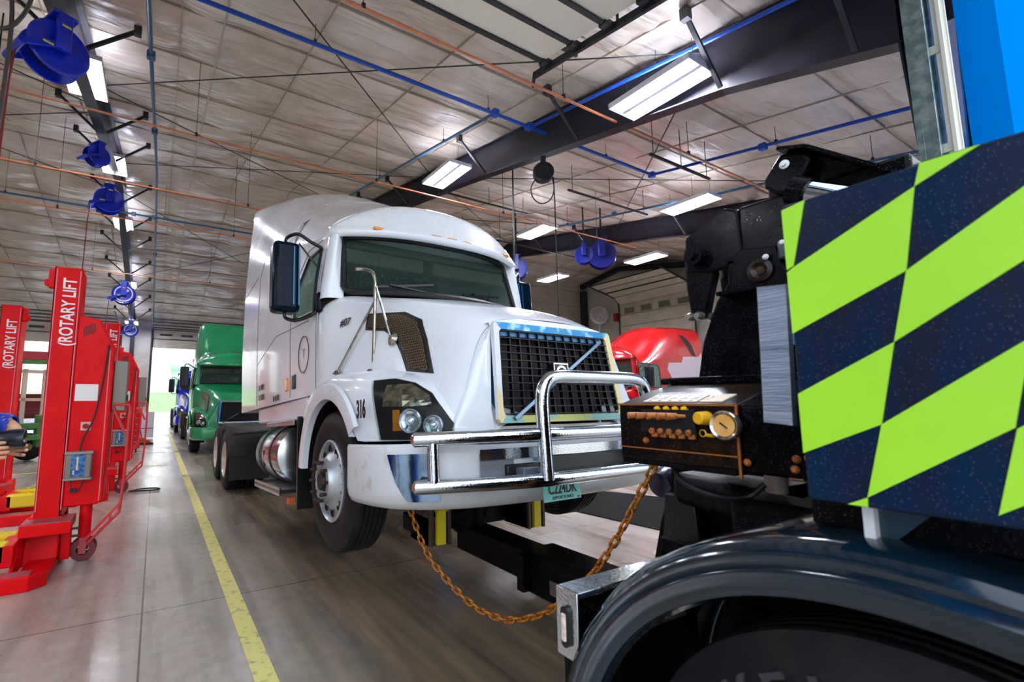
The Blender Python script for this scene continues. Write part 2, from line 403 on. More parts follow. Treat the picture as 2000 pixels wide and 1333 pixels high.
# end-wall overhead door with windows, bending into overhead tracks
def sect(name, parent, pts, w0, w1, rib=True, glassy=None):
    pass
t = empty('door_3', (21.3, 14.3, 0)); tag(t, kind='structure')
Y0d, Y1d = -1.95, 2.05
for k in range(11):
    z0 = k * .6; m = MB(); m.bx(0, .05, Y0d, Y1d, z0, z0 + .585); m.build('door_section', M_panel, t, ang=0, bevel=.008)
m = MB()
for k in range(4):
    yc = Y1d - .55 - k * 1.0
    m.bx(-.02, 0, yc - .34, yc + .34, 6.02, 6.06).bx(-.02, 0, yc - .34, yc + .34, 6.36, 6.40).bx(-.02, 0, yc - .34, yc - .30, 6.06, 6.36).bx(-.02, 0, yc + .30, yc + .34, 6.06, 6.36)
m.build('window_frame', mat('cream_frame', '#d8c48e', .5), t, ang=0)
m = MB()
for k in range(4):
    yc = Y1d - .55 - k * 1.0; m.bx(-.008, -.002, yc - .3, yc + .3, 6.06, 6.36)
m.build('window_pane', mat('dusty_pane', '#7d8268', .25), t, ang=0)
for i, (xa, za, xb, zb) in enumerate(((-.02, 6.62, -.5, 6.98), (-.5, 6.98, -1.1, 7.12), (-1.1, 7.12, -1.7, 7.24), (-1.7, 7.24, -2.3, 7.36))):
    m = MB(); m.add([(xa, Y0d, za), (xb, Y0d, zb), (xb, Y1d, zb), (xa, Y1d, za)], [(0, 1, 2, 3)]); m.build('raised_section', M_panel, t, ang=0, solid=.04)
    m = MB(); m.bar((xb, Y0d, zb - .03), (xb, Y1d, zb - .03), .04, .05); m.build('rib', M_track, t, ang=0)
for yy in (Y0d - .06, Y1d + .06):
    m = MB(); m.tube([(-.05, yy, 0), (-.05, yy, 6.5), (-.12, yy, 6.72), (-.35, yy, 6.9), (-.7, yy, 7.0), (-2.6, yy, 7.38)], .04, 6); m.build('track', M_track, t)
m = MB()
for k in range(12): m.bx(-.03, 0, Y0d, Y1d, k * .6 - .012, k * .6 + .012)
m.build('panel_joint', M_seam, t, ang=0)

# far doors: sections still hanging under the header, opening below
def far_door(idx, xa, xb, zb):
    t = empty('door_%d' % idx, ((xa + xb) / 2, YF - .05, 0)); tag(t, kind='structure'); w = (xb - xa) / 2
    for k in range(3):
        z = zb + k * .55; m = MB(); m.bx(-w, w, -.03, .02, z, z + .535); m.build('door_section', M_panel, t, ang=0, bevel=.006)
        m = MB(); m.bx(-w, w, -.055, -.03, z + .5, z + .55); m.build('stiffener', M_track, t, ang=0)
    m = MB()
    for q in range(4):
        xc = -w + .7 + q * (2 * w - 1.4) / 3
        m.bx(xc - .32, xc + .32, -.04, -.03, zb + .72, zb + .84)
    m.build('slot_window', mat('dark_slot', '#3a3a34', .4), t, ang=0)
    for s in (-1, 1):
        m = MB(); m.bx(s * w - .06, s * w + .06, -.1, .02, 0, 5.7); m.build('jamb', M_track, t, ang=0)
        m = MB(); m.tube([(s * w, -.12, 4.6), (s * w, -.2, 5.2), (s * w, -.6, 5.55), (s * w, -5.5, 5.62)], .035, 6); m.build('track', M_track, t)
    m = MB()
    for k in range(4): m.bar((-w, -1.0 - k * 1.1, 5.6), (w, -1.0 - k * 1.1, 5.6), .05, .06)
    m.build('overhead_strut', M_track, t, ang=0)
    return t
far_door(1, -.40, 4.2, 4.55)
far_door(2, -6.3, -1.9, 4.6)

# near overhead door, open and stored under the roof slope
t = empty('door_4', (0, 0, 0)); tag(t, kind='structure')
def zd(y): return zr(y) - .30
yy = .85
for k in range(7):
    ya, yb = yy + k * .515, yy + k * .515 + .505
    m = MB(); m.add([(-1.2, ya, zd(ya)), (4.4, ya, zd(ya)), (4.4, yb, zd(yb)), (-1.2, yb, zd(yb))], [(0, 1, 2, 3)]); m.build('door_section', mat('cream_underside', '#f0ead8', .45), t, ang=0, solid=.045)
    m = MB(); m.bar((-1.2, yb, zd(yb) - .05), (4.42, yb, zd(yb) - .05), .06, .06); m.build('stiffener', M_track, t, ang=0)
    m = MB(); m.bx(4.36, 4.52, yb - .05, yb + .05, zd(yb) - .1, zd(yb) - .02); m.build('roller', M_track, t, ang=0)
for x in (4.5,):
    m = MB(); m.bar((x, .95, zd(.95) - .1), (x, 4.75, zd(4.75) - .1), .05, .09); m.build('track', M_track, t, ang=0)
    m = MB()
    m.bar((x, 4.6, zd(4.6) - .1), (x, 4.6, zr(4.6)), .03, .03).bar((x, 3.3, zd(3.3) - .1), (x, 3.3, zr(3.3)), .03, .03)
    m.tube([(x, 4.75, zd(4.75) - .12), (x + .03, 4.82, zd(4.75) - .2), (x, 4.77, zd(4.75) - .26), (x - .04, 4.7, zd(4.75) - .2)], .018, 6)
    m.build('track_hanger', M_track, t, ang=0)
# galvanised jamb of the near opening
t = empty('trim_5', (5.05, .9, 0)); tag(t, kind='structure')
MB().bx(-.10, .10, .10, .14, 0, 5.6).bx(-.10, -.06, .02, .14, 0, 5.6).bx(.06, .1, .02, .14, 0, 5.6).build('jamb_channel', M_galv, t, ang=0, bevel=.004)
MB().bx(-.06, .0, -.06, -.035, 0, 5.6).bx(-.02, .0, -.08, .0, 0, 5.6).build('guide_rail', mat('bright_rail', '#e8e6da', .3, .5), t, ang=0, bevel=.003)
m = MB()
for z in (1.5, 2.6, 3.35, 4.15, 4.9): m.bx(-.03, -.0, -.05, .1, z, z + .07)
m.build('rail_bracket', mat('bright_rail2', '#c9cdbf', .35, .4), t, ang=0)
tag(MB().bar((6.0, 1.0, 2.7), (6.0, .95, 4.9), .07, .05).bar((5.2, 1.02, 2.9), (6.15, 1.0, 4.0), .07, .05).build('angle_brace', mat('white_angle', '#b9b6c2', .4, .3), ang=0), 'pale diagonal steel angle behind the galvanised door jamb', 'brace')

# floor markings
def stripe(pts, lab, wear=True):
    m = MB(); m.add([(x, y, .004) for x, y in pts], [tuple(range(len(pts)))])
    return tag(m.build('floor_line', M_yel, ang=0), lab, 'floor marking')
for ya, yb, lab in ((1.0, 10.7, 'long worn yellow lane line running past the white truck'), (11.0, 15.9, 'short yellow lane line section beside the rear wheels of the white truck'), (16.3, 24.5, 'farthest yellow lane line section beside the green truck')):
    stripe([(.54, ya), (.655, ya), (.655, yb), (.54, yb)], lab)
stripe([(7.6, 1.5), (7.7, 1.5), (7.7, 12), (7.6, 12)], 'thin yellow line on the floor beyond the rusty chain')
stripe([(-12, 12.85), (.3, 12.85), (.3, 12.95), (-12, 12.95)], 'faint yellow cross line between the red lifts, nearer one')
stripe([(-12, 16.1), (.3, 16.1), (.3, 16.2), (-12, 16.2)], 'faint yellow cross line behind the red lifts, farther one')
tag(MB().prism('Z', [(4.9, 5.1), (5.1, 3.3), (7.0, 4.2), (6.3, 5.6)], .003, .012).build('floor_mat', mat('mat_black', '#1a1816', .9, bump=.4, spec=.1), ang=0), 'dark rubber mat on the floor right of the white truck', 'mat')

# outside beyond the far doors
struct('ground_outside', MB().add([(-60, 31.9, -.02), (60, 31.9, -.02), (60, 72, -.02), (-60, 72, -.02)], [(0, 1, 2, 3)]), mat('bright_apron', '#d8d4cd', .6, col2='#c4bfb6', scale=1), ang=0)
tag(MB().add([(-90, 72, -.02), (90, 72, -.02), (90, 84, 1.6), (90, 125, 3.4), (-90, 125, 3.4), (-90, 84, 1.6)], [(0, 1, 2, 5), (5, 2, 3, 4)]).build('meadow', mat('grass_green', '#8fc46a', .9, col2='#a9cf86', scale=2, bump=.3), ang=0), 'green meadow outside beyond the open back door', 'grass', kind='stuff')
M_leaf = mat('hazy_leaves', '#b4cdc6', .9, col2='#cadbd6', scale=3, bump=.6, bscale=8)  # distance haze put into the pale leaf and trunk colours
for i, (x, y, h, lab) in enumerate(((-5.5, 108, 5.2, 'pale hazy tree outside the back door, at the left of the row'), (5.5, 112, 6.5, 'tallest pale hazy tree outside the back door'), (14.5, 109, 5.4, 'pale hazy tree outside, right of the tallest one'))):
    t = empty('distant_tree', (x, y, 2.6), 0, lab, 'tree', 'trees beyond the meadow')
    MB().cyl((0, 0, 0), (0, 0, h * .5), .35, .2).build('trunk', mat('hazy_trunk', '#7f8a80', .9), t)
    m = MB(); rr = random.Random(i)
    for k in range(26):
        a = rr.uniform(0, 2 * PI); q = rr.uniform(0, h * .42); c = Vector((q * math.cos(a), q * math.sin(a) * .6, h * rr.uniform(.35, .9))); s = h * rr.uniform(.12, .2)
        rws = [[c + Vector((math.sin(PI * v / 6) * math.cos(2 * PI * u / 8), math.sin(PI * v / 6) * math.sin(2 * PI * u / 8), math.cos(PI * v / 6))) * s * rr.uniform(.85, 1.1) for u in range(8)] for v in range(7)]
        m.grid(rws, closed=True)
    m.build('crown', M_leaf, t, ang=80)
# ------------------------------------------------------------------ lamps
M_tube = mat('fluorescent_tube', '#eef2ff', .4, emit=LAMP)
M_housing = mat('lamp_housing', '#e9e9ee', .35)
M_refl = bpy.data.materials.new('translucent_diffuser'); M_refl.use_nodes = True
_t = M_refl.node_tree; _t.nodes.clear(); _o = _t.nodes.new('ShaderNodeOutputMaterial'); _m = _t.nodes.new('ShaderNodeMixShader'); _a = _t.nodes.new('ShaderNodeBsdfTranslucent'); _b = _t.nodes.new('ShaderNodeBsdfDiffuse')
_a.inputs[0].default_value = (.92, .93, .96, 1); _b.inputs[0].default_value = (.9, .9, .93, 1); _m.inputs[0].default_value = .26
_t.links.new(_a.outputs[0], _m.inputs[2]); _t.links.new(_b.outputs[0], _m.inputs[1]); _t.links.new(_m.outputs[0], _o.inputs[0])
def lamp0():
    t = empty('ceiling_lamp', (0, 0, 0))
    m = MB()
    L, Wd = .61, .29
    m.bx(-Wd, -Wd + .012, -L, L, -.02, .06).bx(Wd - .012, Wd, -L, L, -.02, .06).bx(-Wd, Wd, -L, -L + .012, -.02, .06).bx(-Wd, Wd, L - .012, L, -.02, .06)
    m.bx(-.035, .035, -L, L, -.01, .05)
    m.build('housing', M_housing, t, ang=0)
    m = MB(); m.grid([[(x, y, z) for x, z in ((-.28, .03), (-.2, .052), (-.04, .02), (.04, .02), (.2, .052), (.28, .03))] for y in (-.59, .59)]); m.build('reflector', M_refl, t, ang=0)
    for x in (-.235, -.175, -.115, .115, .175, .235):
        MB().cyl((x, -.58, .0), (x, .58, .0), .016, n=8).build('tube', M_tube, t)
    for y in (-.5, .5):
        MB().cyl((0, y, .06), (0, y, .45), .004, n=5).build('hanger', M_brace, t)
    return t
LP = [(-1.35, 9.31, 6.93, 'fluorescent lamp half hidden by the biggest blue hose reel'), (-1.35, 14.77, 7.84, 'fluorescent lamp beside the small blue reel, second from the near end of the left row'),
      (-1.35, 19.31, 7.73, 'fluorescent lamp just beyond the middle blue reel of the left row'), (-1.35, 24.86, 6.72, 'fluorescent lamp above the glossy blue and white reel'),
      (-1.35, 29.4, 5.62, 'farthest fluorescent lamp of the left row, near the back wall'),
      (5.76, 3.63, 5.76, 'largest bright fluorescent lamp, tilted below the purple frame at upper right'), (5.38, 8.6, 6.58, 'bright fluorescent lamp under the frame just above the white truck roof'),
      (10.9, 6.25, 6.22, 'fluorescent lamp left of the black tow boom head'), (9.7, 10.3, 6.6, 'fluorescent lamp right of the white truck roof, above the blue reels'),
      (13.4, 9.25, 6.05, 'small fluorescent lamp near the raised door panels'), (13.2, 13.2, 6.28, 'small fluorescent lamp low above the cream partition wall')]
proto = lamp0()
for i, (x, y, z, lab) in enumerate(LP):
    o = proto if i == 0 else copy_tree(proto)
    o.location = (x, y, z); s = SL if y < YR else -SL
    o.rotation_euler = (0, 0, 0)
    tag(o, lab, 'lamp', 'fluorescent lamps under the roof')
# unseen copies of the lamp added to brighten the hall
for i, (x, y, z) in enumerate(((-9, 6, 6.2), (-9, 14, 7.4), (-9, 22, 6.8), (19, 4, 5.75), (17.5, 6, 6.2))):
    o = copy_tree(proto); o.location = (x, y, z); tag(o, 'unseen fluorescent lamp added in the bay beyond the left picture edge, ' + ('nearest', 'middle', 'farthest')[i] + ' one' if i < 3 else ('unseen fluorescent lamp added behind the checkered panel, nearer the end wall', 'unseen fluorescent lamp added behind the tow boom')[i - 3], 'lamp', 'unseen fluorescent lamps added for light')

# ------------------------------------------------------------------ hose reels
M_reelb = mat('blue_enamel', '#0a2fd0', .28, col2='#0726a8', scale=5, coat=.4)
M_reeld = mat('navy_enamel', '#0a1568', .35)
M_hose = mat('black_hose', '#1a1a1c', .55)
M_red = mat('red_hose', '#8c1f1a', .5)
M_ylab = mat('yellow_label', '#d8cf6a', .5)
M_white = mat('white_enamel', '#e8ecf0', .3)
def reel(loc, rz, sc, lab, M=M_reelb, hose=(M_red,), zlow=2.0, logo=False):
    t = empty('hose_reel', loc, rz, lab, 'hose reel', 'blue hose reels under the roof frames')
    S = sc
    for s in (-1, 1):
        MB().lathe([(.0, s * .10 * S), (.20 * S, s * .11 * S), (.235 * S, s * .12 * S), (.25 * S, s * .105 * S), (.245 * S, s * .09 * S), (0, s * .09 * S)], (0, 0, 0), (0, 1, 0), 36).build('side_disc', M, t)
    MB().cyl((0, -.1 * S, 0), (0, .1 * S, 0), .15 * S, n=28).build('hose_drum', M_hose, t)
    m = MB(); m.bx(-.06 * S, .06 * S, -.20 * S, -.135 * S, -.05 * S, .30 * S).bx(-.06 * S, .06 * S, .135 * S, .20 * S, -.05 * S, .30 * S).bx(-.1 * S, .1 * S, -.2 * S, .2 * S, .28 * S, .31 * S)
    m.build('mount_frame', M, t, bevel=.01 * S)
    if M is M_reeld:
        MB().cyl((0, 0, .30 * S), (0, 0, zr(loc[1]) + .05 - loc[2]), .025, n=8).build('support_post', M_brace, t)
        return t
    m = MB(); m.bar((0, -.17 * S, 0), (-.28 * S, -.17 * S, -.14 * S), .03 * S, .06 * S).bar((0, .17 * S, 0), (-.28 * S, .17 * S, -.14 * S), .03 * S, .06 * S).cyl((-.29 * S, -.19 * S, -.15 * S), (-.29 * S, .19 * S, -.15 * S), .035 * S)
    m.build('guide_arm', M, t, bevel=.005)
    if sc > 1: MB().bx(-.2, -.1, -.215 * S, -.212 * S, -.1, -.075).bx(-.04, .05, -.215 * S, -.21 * S, .2, .225).build('warning_label', M_ylab, t, ang=0)
    if logo: MB().lathe([(.17 * S, -.125 * S), (.2 * S, -.13 * S), (.2 * S, -.12 * S), (.17 * S, -.12 * S)], (0, 0, 0), (0, 1, 0), 30, True).bar((-.12 * S, -.128 * S, -.06 * S), (.1 * S, -.128 * S, .1 * S), .01, .06 * S).build('white_ring', M_white, t)
    for k, hm in enumerate(hose):
        MB().tube([(-.29 * S, -.03 + k * .06, -.15 * S), (-.31 * S, -.03 + k * .07, -.6), (-.33 * S, -.04 + k * .09, -(loc[2] - zlow) * .6), (-.30 * S, -.02 + k * .10, -(loc[2] - zlow))], .011, 6).build('hose', hm, t)
    return t
reel((-1.27, 6.72, 5.62), R(28), 1.25, 'biggest blue hose reel, near the top left corner, with red and black hoses', hose=(M_red, M_hose), zlow=1.2)
reel((-1.45, 12.38, 6.93), R(35), .95, 'small blue hose reel between the two nearest lamps of the left row', hose=(), zlow=4)
reel((-1.35, 14.28, 6.62), R(10), 1.3, 'blue hose reel hanging flat below the second lamp of the left row', hose=(M_red,), zlow=2.2)
reel((-1.35, 22.19, 5.72), R(0), 1.6, 'blue hose reel with a white ring, above the back of the red lifts', hose=(M_red,), zlow=2.6, logo=True)
reel((-1.35, 28.8, 5.15), R(0), 1.4, 'farthest blue reel of the left row, with white centre, by the back wall', hose=(), logo=True)
reel((11.4, 10.0, 6.05), R(-49), 1.15, 'small dark blue reel left of its bigger neighbour beyond the white truck', hose=(), M=M_reeld)
reel((11.8, 9.65, 6.0), R(-49), 1.7, 'bigger dark blue reel of the pair beyond the white truck, with a red hose', hose=(M_red,), zlow=4.6, M=M_reeld)
reel((10.5, 12.2, 6.0), R(-42), 1.5, 'dark blue reel close to the right edge of the white truck roof', hose=(), M=M_reeld)
M_blk = mat('black_plastic', '#141416', .35)
t = empty('cord_reel', (6.18, 6.34, 5.86), R(-40), 'black cord reel hanging from the purple frame with a loop of cord', 'cord reel')
MB().lathe([(0, -.09), (.17, -.09), (.2, -.06), (.2, .06), (.17, .09), (0, .09)], (0, 0, 0), (0, 1, 0), 32).build('drum_case', M_blk, t)
MB().lathe([(.06, -.1), (.1, -.105), (.1, -.09), (.06, -.09)], (0, 0, 0), (0, 1, 0), 24, True).build('hub_ring', M_brace, t)
MB().bx(-.05, .05, -.05, .05, .17, .32).build('mount_bracket', M_brace, t, ang=0)
MB().tube(crv([(.17, 0, -.1), (.19, 0, -.35), (.12, 0, -.55), (-.05, 0, -.62), (-.2, 0, -.5), (-.24, 0, -.3), (-.16, 0, -.12)], 4), .012, 6).build('cord_loop', M_hose, t)
MB().tube([(.19, .02, -.1), (.2, .02, -.6), (.2, .02, -3.9)], .012, 6).build('hanging_cord', M_hose, t)

# ------------------------------------------------------------------ pipes
M_pipe = mat('blue_pipe', '#0d4bb0', .35)
M_pipe2 = mat('dusty_blue_pipe', '#2f5f86', .4)
M_org = mat('orange_pipe', '#e08a5c', .4, col2='#c9744a', scale=3)
def pipe(path, r, m, lab, joints=(), hang=True, name='air_pipe', cat='pipe'):
    t = empty(name, path[0], 0, lab, cat); o = Vector(path[0]); P = [Vector(p) - o for p in path]
    MB().tube(P, r, 8).build('pipe_run', m, t)
    for j in joints:
        j = Vector(j) - o; MB().bx(j.x - r * 2, j.x + r * 2, j.y - r * 2, j.y + r * 2, j.z - r * 2, j.z + r * 2).build('fitting', m, t, bevel=r * .6)
    if hang:
        for a, b in zip(path, path[1:]):
            a, b = Vector(a), Vector(b); n = max(1, int((b - a).length / 3.0))
            for k in range(n):
                p = a + (b - a) * ((k + .5) / n)
                if zr(p.y) - p.z > .05 and abs(p.x - 6.2) > .3: MB().cyl(p - o, Vector((p.x, p.y, zr(p.y) + .03)) - o, .005, n=5).bx(p.x - o.x - .02, p.x - o.x + .02, p.y - o.y - .02, p.y - o.y + .02, p.z - o.z - .01, p.z - o.z + .06).build('hanger', M_brace, t, ang=0)
    return t
pipe([(-3.0, 6.22, 6.62), (9.48, 6.26, 6.62), (9.5, 1.3, 5.72)], .032, M_pipe, 'bright blue air pipe crossing above the white truck and turning toward the near wall', joints=[(4.94, 6.23, 6.62), (5.75, 6.24, 6.62), (9.48, 6.26, 6.62), (9.5, 4.0, 6.2)])
pipe([(4.94, 6.3, 6.64), (4.94, YR, 8.5)], .028, M_pipe2, 'blue branch pipe climbing the roof slope behind the white truck roof')
pipe([(5.85, 6.2, 6.66), (5.85, 1.2, 5.78)], .03, M_pipe, 'blue pipe running along the upper edge of the purple frame toward the upper right corner')
pipe([(-.38, 5.0, 6.35), (-.38, 16.2, 8.45), (-.38, 31.0, 5.95)], .03, M_pipe2, 'dusty blue pipe running straight away beside the left lamp row', joints=[(-.38, 8.2, 6.95), (-.38, 12, 7.65), (-.38, 22, 7.5)])
pipe([(-6, 17.2, 7.4), (5.8, 17.2, 7.4)], .03, M_pipe2, 'dusty blue cross pipe meeting the white truck roof at left', joints=[(-.38, 17.2, 7.4), (-.95, 17.2, 7.4)])
pipe([(11.0, 12.3, 7.4), (11.0, 4.2, 6.05), (11.0, 1.6, 5.6)], .028, M_pipe2, 'blue pipe farther right running above the blue reel pair', joints=[(11.0, 8.5, 6.8)])
pipe([(-.9, 5.9, 6.1), (-1.3, 5.95, 6.0), (-1.36, 6.5, 6.2)], .02, M_pipe, 'short blue hose feeding the biggest blue reel', hang=False)
for y, z, x0, x1, lab in ((4.66, 6.0, -3, 13, 'nearest thick orange gas pipe crossing the whole ceiling'), (8.58, 6.0, -8, 12, 'second orange gas pipe, in front of the lamp above the white truck'), (11.25, 6.0, -8, 3.5, 'thin orange pipe crossing under the left row of lamps'),
                          (13.6, 6.0, -8, 3.5, 'fourth thin orange pipe at the left'), (20.5, 6.2, -8, 3.5, 'farthest thin orange pipe seen above the red lifts')):
    pipe([(x0, y, z), (x1, y, z)], .017 if y > 5 else .02, M_org, lab, name='gas_pipe')

# bracing rods
M_rod = mat('bracing_rod', '#2c2a28', .5)
def rod(a, b, lab, r=.011, name='bracing_rod', cat='rod'):
    o = Vector(a); return tag(MB().cyl(a, b, r, n=6).build(name, M_rod), lab, cat, 'thin bracing rods under the roof')
for k, (a, b) in enumerate((((-1.3, 3.2), (6.2, 10.6)), ((6.2, 3.2), (-1.3, 10.6)), ((-1.3, 10.6), (6.2, 16.4)), ((6.2, 10.6), (-1.3, 16.4)), ((6.2, 3.2), (13.8, 10.6)), ((13.8, 3.2), (6.2, 10.6)), ((-1.3, 6), (-9, 12)), ((-9, 6), (-1.3, 12)),
             ((-1.3, 12), (-9, 18)), ((-9, 12), (-1.3, 18)), ((-1.3, 18), (6.2, 25)), ((6.2, 18), (-1.3, 25)), ((6.2, 10.6), (13.8, 16.4)), ((13.8, 10.6), (6.2, 16.4)))):
    bay = 'above the white truck lane' if -2 < (a[0] + b[0]) / 2 < 6 else ('left of the lamp row' if a[0] + b[0] < 0 else 'right of the purple frame')
    dist = {3.2: 'nearest', 10.6: 'second', 18: 'far', 6: 'near', 12: 'farther', 19: 'last'}[min(a[1], b[1])]
    dirn = 'running away to the right' if (b[0] - a[0]) * (b[1] - a[1]) > 0 else 'running away to the left'
    rod((a[0], a[1], zr(a[1]) - .12), (b[0], b[1], zr(b[1]) - .12), 'thin dark rod %s, %s crossing, %s' % (bay, dist, dirn))
M_cond = mat('conduit', '#b9b4a8', .4, .5)
tag(MB().tube([(.55, 2.0, zr(2) - .05), (.55, YR, zr(YR) - .05), (.55, YF - .2, zr(YF) - .05)], .014, 6).build('conduit', M_cond), 'thin pale conduit running up the roof slope left of the white truck', 'conduit')
# dark struts for hung things at the right
for (a, b, lab) in (((7.4, 4.9, 5.9), (9.3, 4.9, 5.9), 'short dark hanging strut left of the orange pipe end'), ((8.2, 7.6, 6.5), (11.2, 7.6, 6.5), 'dark hanging strut behind the tow boom'),
                    ((9.6, 12.2, 6.9), (13.4, 12.2, 6.9), 'long dark hanging strut above the cream partition'), ((6.6, 10.5, 7.2), (9.5, 10.5, 7.2), 'dark hanging strut above the white truck windshield'), ((2.2, 4.2, 6.3), (4.8, 4.2, 6.3), 'thin dark strut before the open overhead door')):
    t = empty('hanging_strut', a, 0, lab, 'strut'); o = Vector(a)
    MB().bar((0, 0, 0), Vector(b) - o, .04, .04).build('channel', M_brace, t, ang=0)
    for q in (.05, .5, .95):
        p = (Vector(b) - o) * q; MB().cyl(p, (p.x, p.y, zr(a[1]) - a[2] + .02), .007, n=5).build('hanger', M_brace, t)
for (x, y, zb, lab) in ((7.0, 8.2, 3.1, 'long thin dark drop cord left of the reel pair'), (9.6, 14.2, 4.9, 'short drop pole above the cream partition, left one'), (11.9, 14.0, 5.1, 'short drop pole above the cream partition, right one')):
    tag(MB().cyl((x, y, zb), (x, y, zr(y) + .14), .018, n=6).build('drop_pole', M_brace), lab, 'pole')
# looped grey hose and cords at the upper left
tag(MB().tube(crv([(-1.32, 5.9, 6.6), (-1.33, 5.9, 5.75), (-1.42, 5.9, 5.35), (-1.58, 5.9, 5.2), (-1.78, 5.9, 5.45), (-1.62, 5.9, 5.75), (-1.50, 5.9, 5.6), (-1.47, 5.9, 5.0), (-1.5, 5.9, 3.8), (-1.53, 5.9, 2.9)], 5), .02, 8).build('hanging_hose', mat('grey_hose', '#4c4644', .5)), 'looped grey hose hanging at the left edge of the picture', 'hose')
for x, y, zb, lab in ((-2.35, 9.0, 2.9, 'straight black cord hanging above the left red lift'),):
    tag(MB().cyl((x, y, zb), (x, y, zr(y)), .012, n=6).build('power_line', M_hose), lab, 'cord')
# wall fan and alarm lamp on the end wall
t = empty('wall_fan', (20.9, 17.4, 6.2), R(-125), 'round white wall fan between the dark post and the end door', 'fan')
MB().lathe([(0, -.2), (.40, -.2), (.42, -.16)], (0, 0, 0), (1, 0, 0), 30).build('back_dish', M_white, t)
MB().lathe([(.42, 0), (.5, -.06), (.52, -.14), (.46, -.2), (.40, -.1), (.42, 0)], (0, 0, 0), (1, 0, 0), 30, False).build('shroud', M_white, t)
m = MB()
for k in range(5):
    a = 2 * PI * k / 5; m.prism('X', [(.05 * math.cos(a), .05 * math.sin(a)), (.4 * math.cos(a - .3), .4 * math.sin(a - .3)), (.42 * math.cos(a + .25), .42 * math.sin(a + .25))], -.08, -.06)
m.build('blade', mat('fan_blade', '#e7c9b2', .4), t, ang=0); MB().cyl((0, 0, 0), (-.12, 0, 0), .09).build('hub', M_white, t)
m = MB()
for r in (.15, .25, .35, .45): m.lathe([(r, .012), (r + .008, .02), (r, .028)], (0, 0, 0), (1, 0, 0), 28, True)
m.build('guard', M_white, t); MB().bar((-.1, 0, -.3), (-.3, 0, -1.3), .06, .06).build('wall_arm', M_white, t)
tag(MB().bx(21.3, 21.56, 16.62, 16.85, 5.75, 6.2).build('alarm_box', mat('alarm_red', '#a01318', .4), bevel=.03), 'small dark red box on the end wall beside the white fan', 'alarm')
# ------------------------------------------------------------------ semi trucks
M_wp = mat('white_truck_paint', '#eef1f6', .22, col2='#dde1e8', scale=1.4, lo=.45, hi=.8, coat=.6, rvar=.08)
M_wp2 = mat('grimy_white_plastic', '#d9dadd', .35, col2='#b5a58e', scale=7, lo=.6, hi=.8, coat=.2)
M_chr = mat('wet_chrome', '#d6dade', .08, 1., bump=.10, bscale=90, drops=0)
M_alu = mat('polished_aluminium', '#c9ccd0', .2, 1., col2='#a9adb2', scale=4)
M_steelrim = mat('painted_rim', '#cfc4b4', .4, .3)
M_rub = mat('tyre_rubber', '#17161a', .55, col2='#262320', scale=8, bump=.15, spec=.2)
M_black = mat('black_trim', '#0d0d10', .35)
M_gask = mat('window_gasket', '#131316', .4)
M_glass = glass('wet_windshield', '#6c8c80', .10, .05, .50, 80)
M_sglass = glass('wet_side_glass', '#6aa392', .45, .05, .5, 60)
M_int = mat('cab_interior', '#7d6c58', .8, col2='#5d5246', scale=3)
M_int2 = mat('cab_headliner', '#4c4a40', .8)
M_amber = mat('amber_lens', '#f08a18', .15, coat=.5)
M_lug = mat('rusty_lug', '#3a2420', .6, .2)
M_lens = glass('headlamp_lens', '#50505a', .04, .02, .15, 160)
M_bezel = mat('headlamp_bezel', '#33282e', .3, .3, col2='#1e1a20', scale=25)
M_ink = mat('black_lettering', '#141416', .4)
M_mirr = mat('dark_blue_mirror_shell', '#051624', .2, coat=.05, drops=.12, dscale=90, spec=.1)
M_rad = mat('radiator', '#3a2a20', .6, col2='#20160f', scale=60)

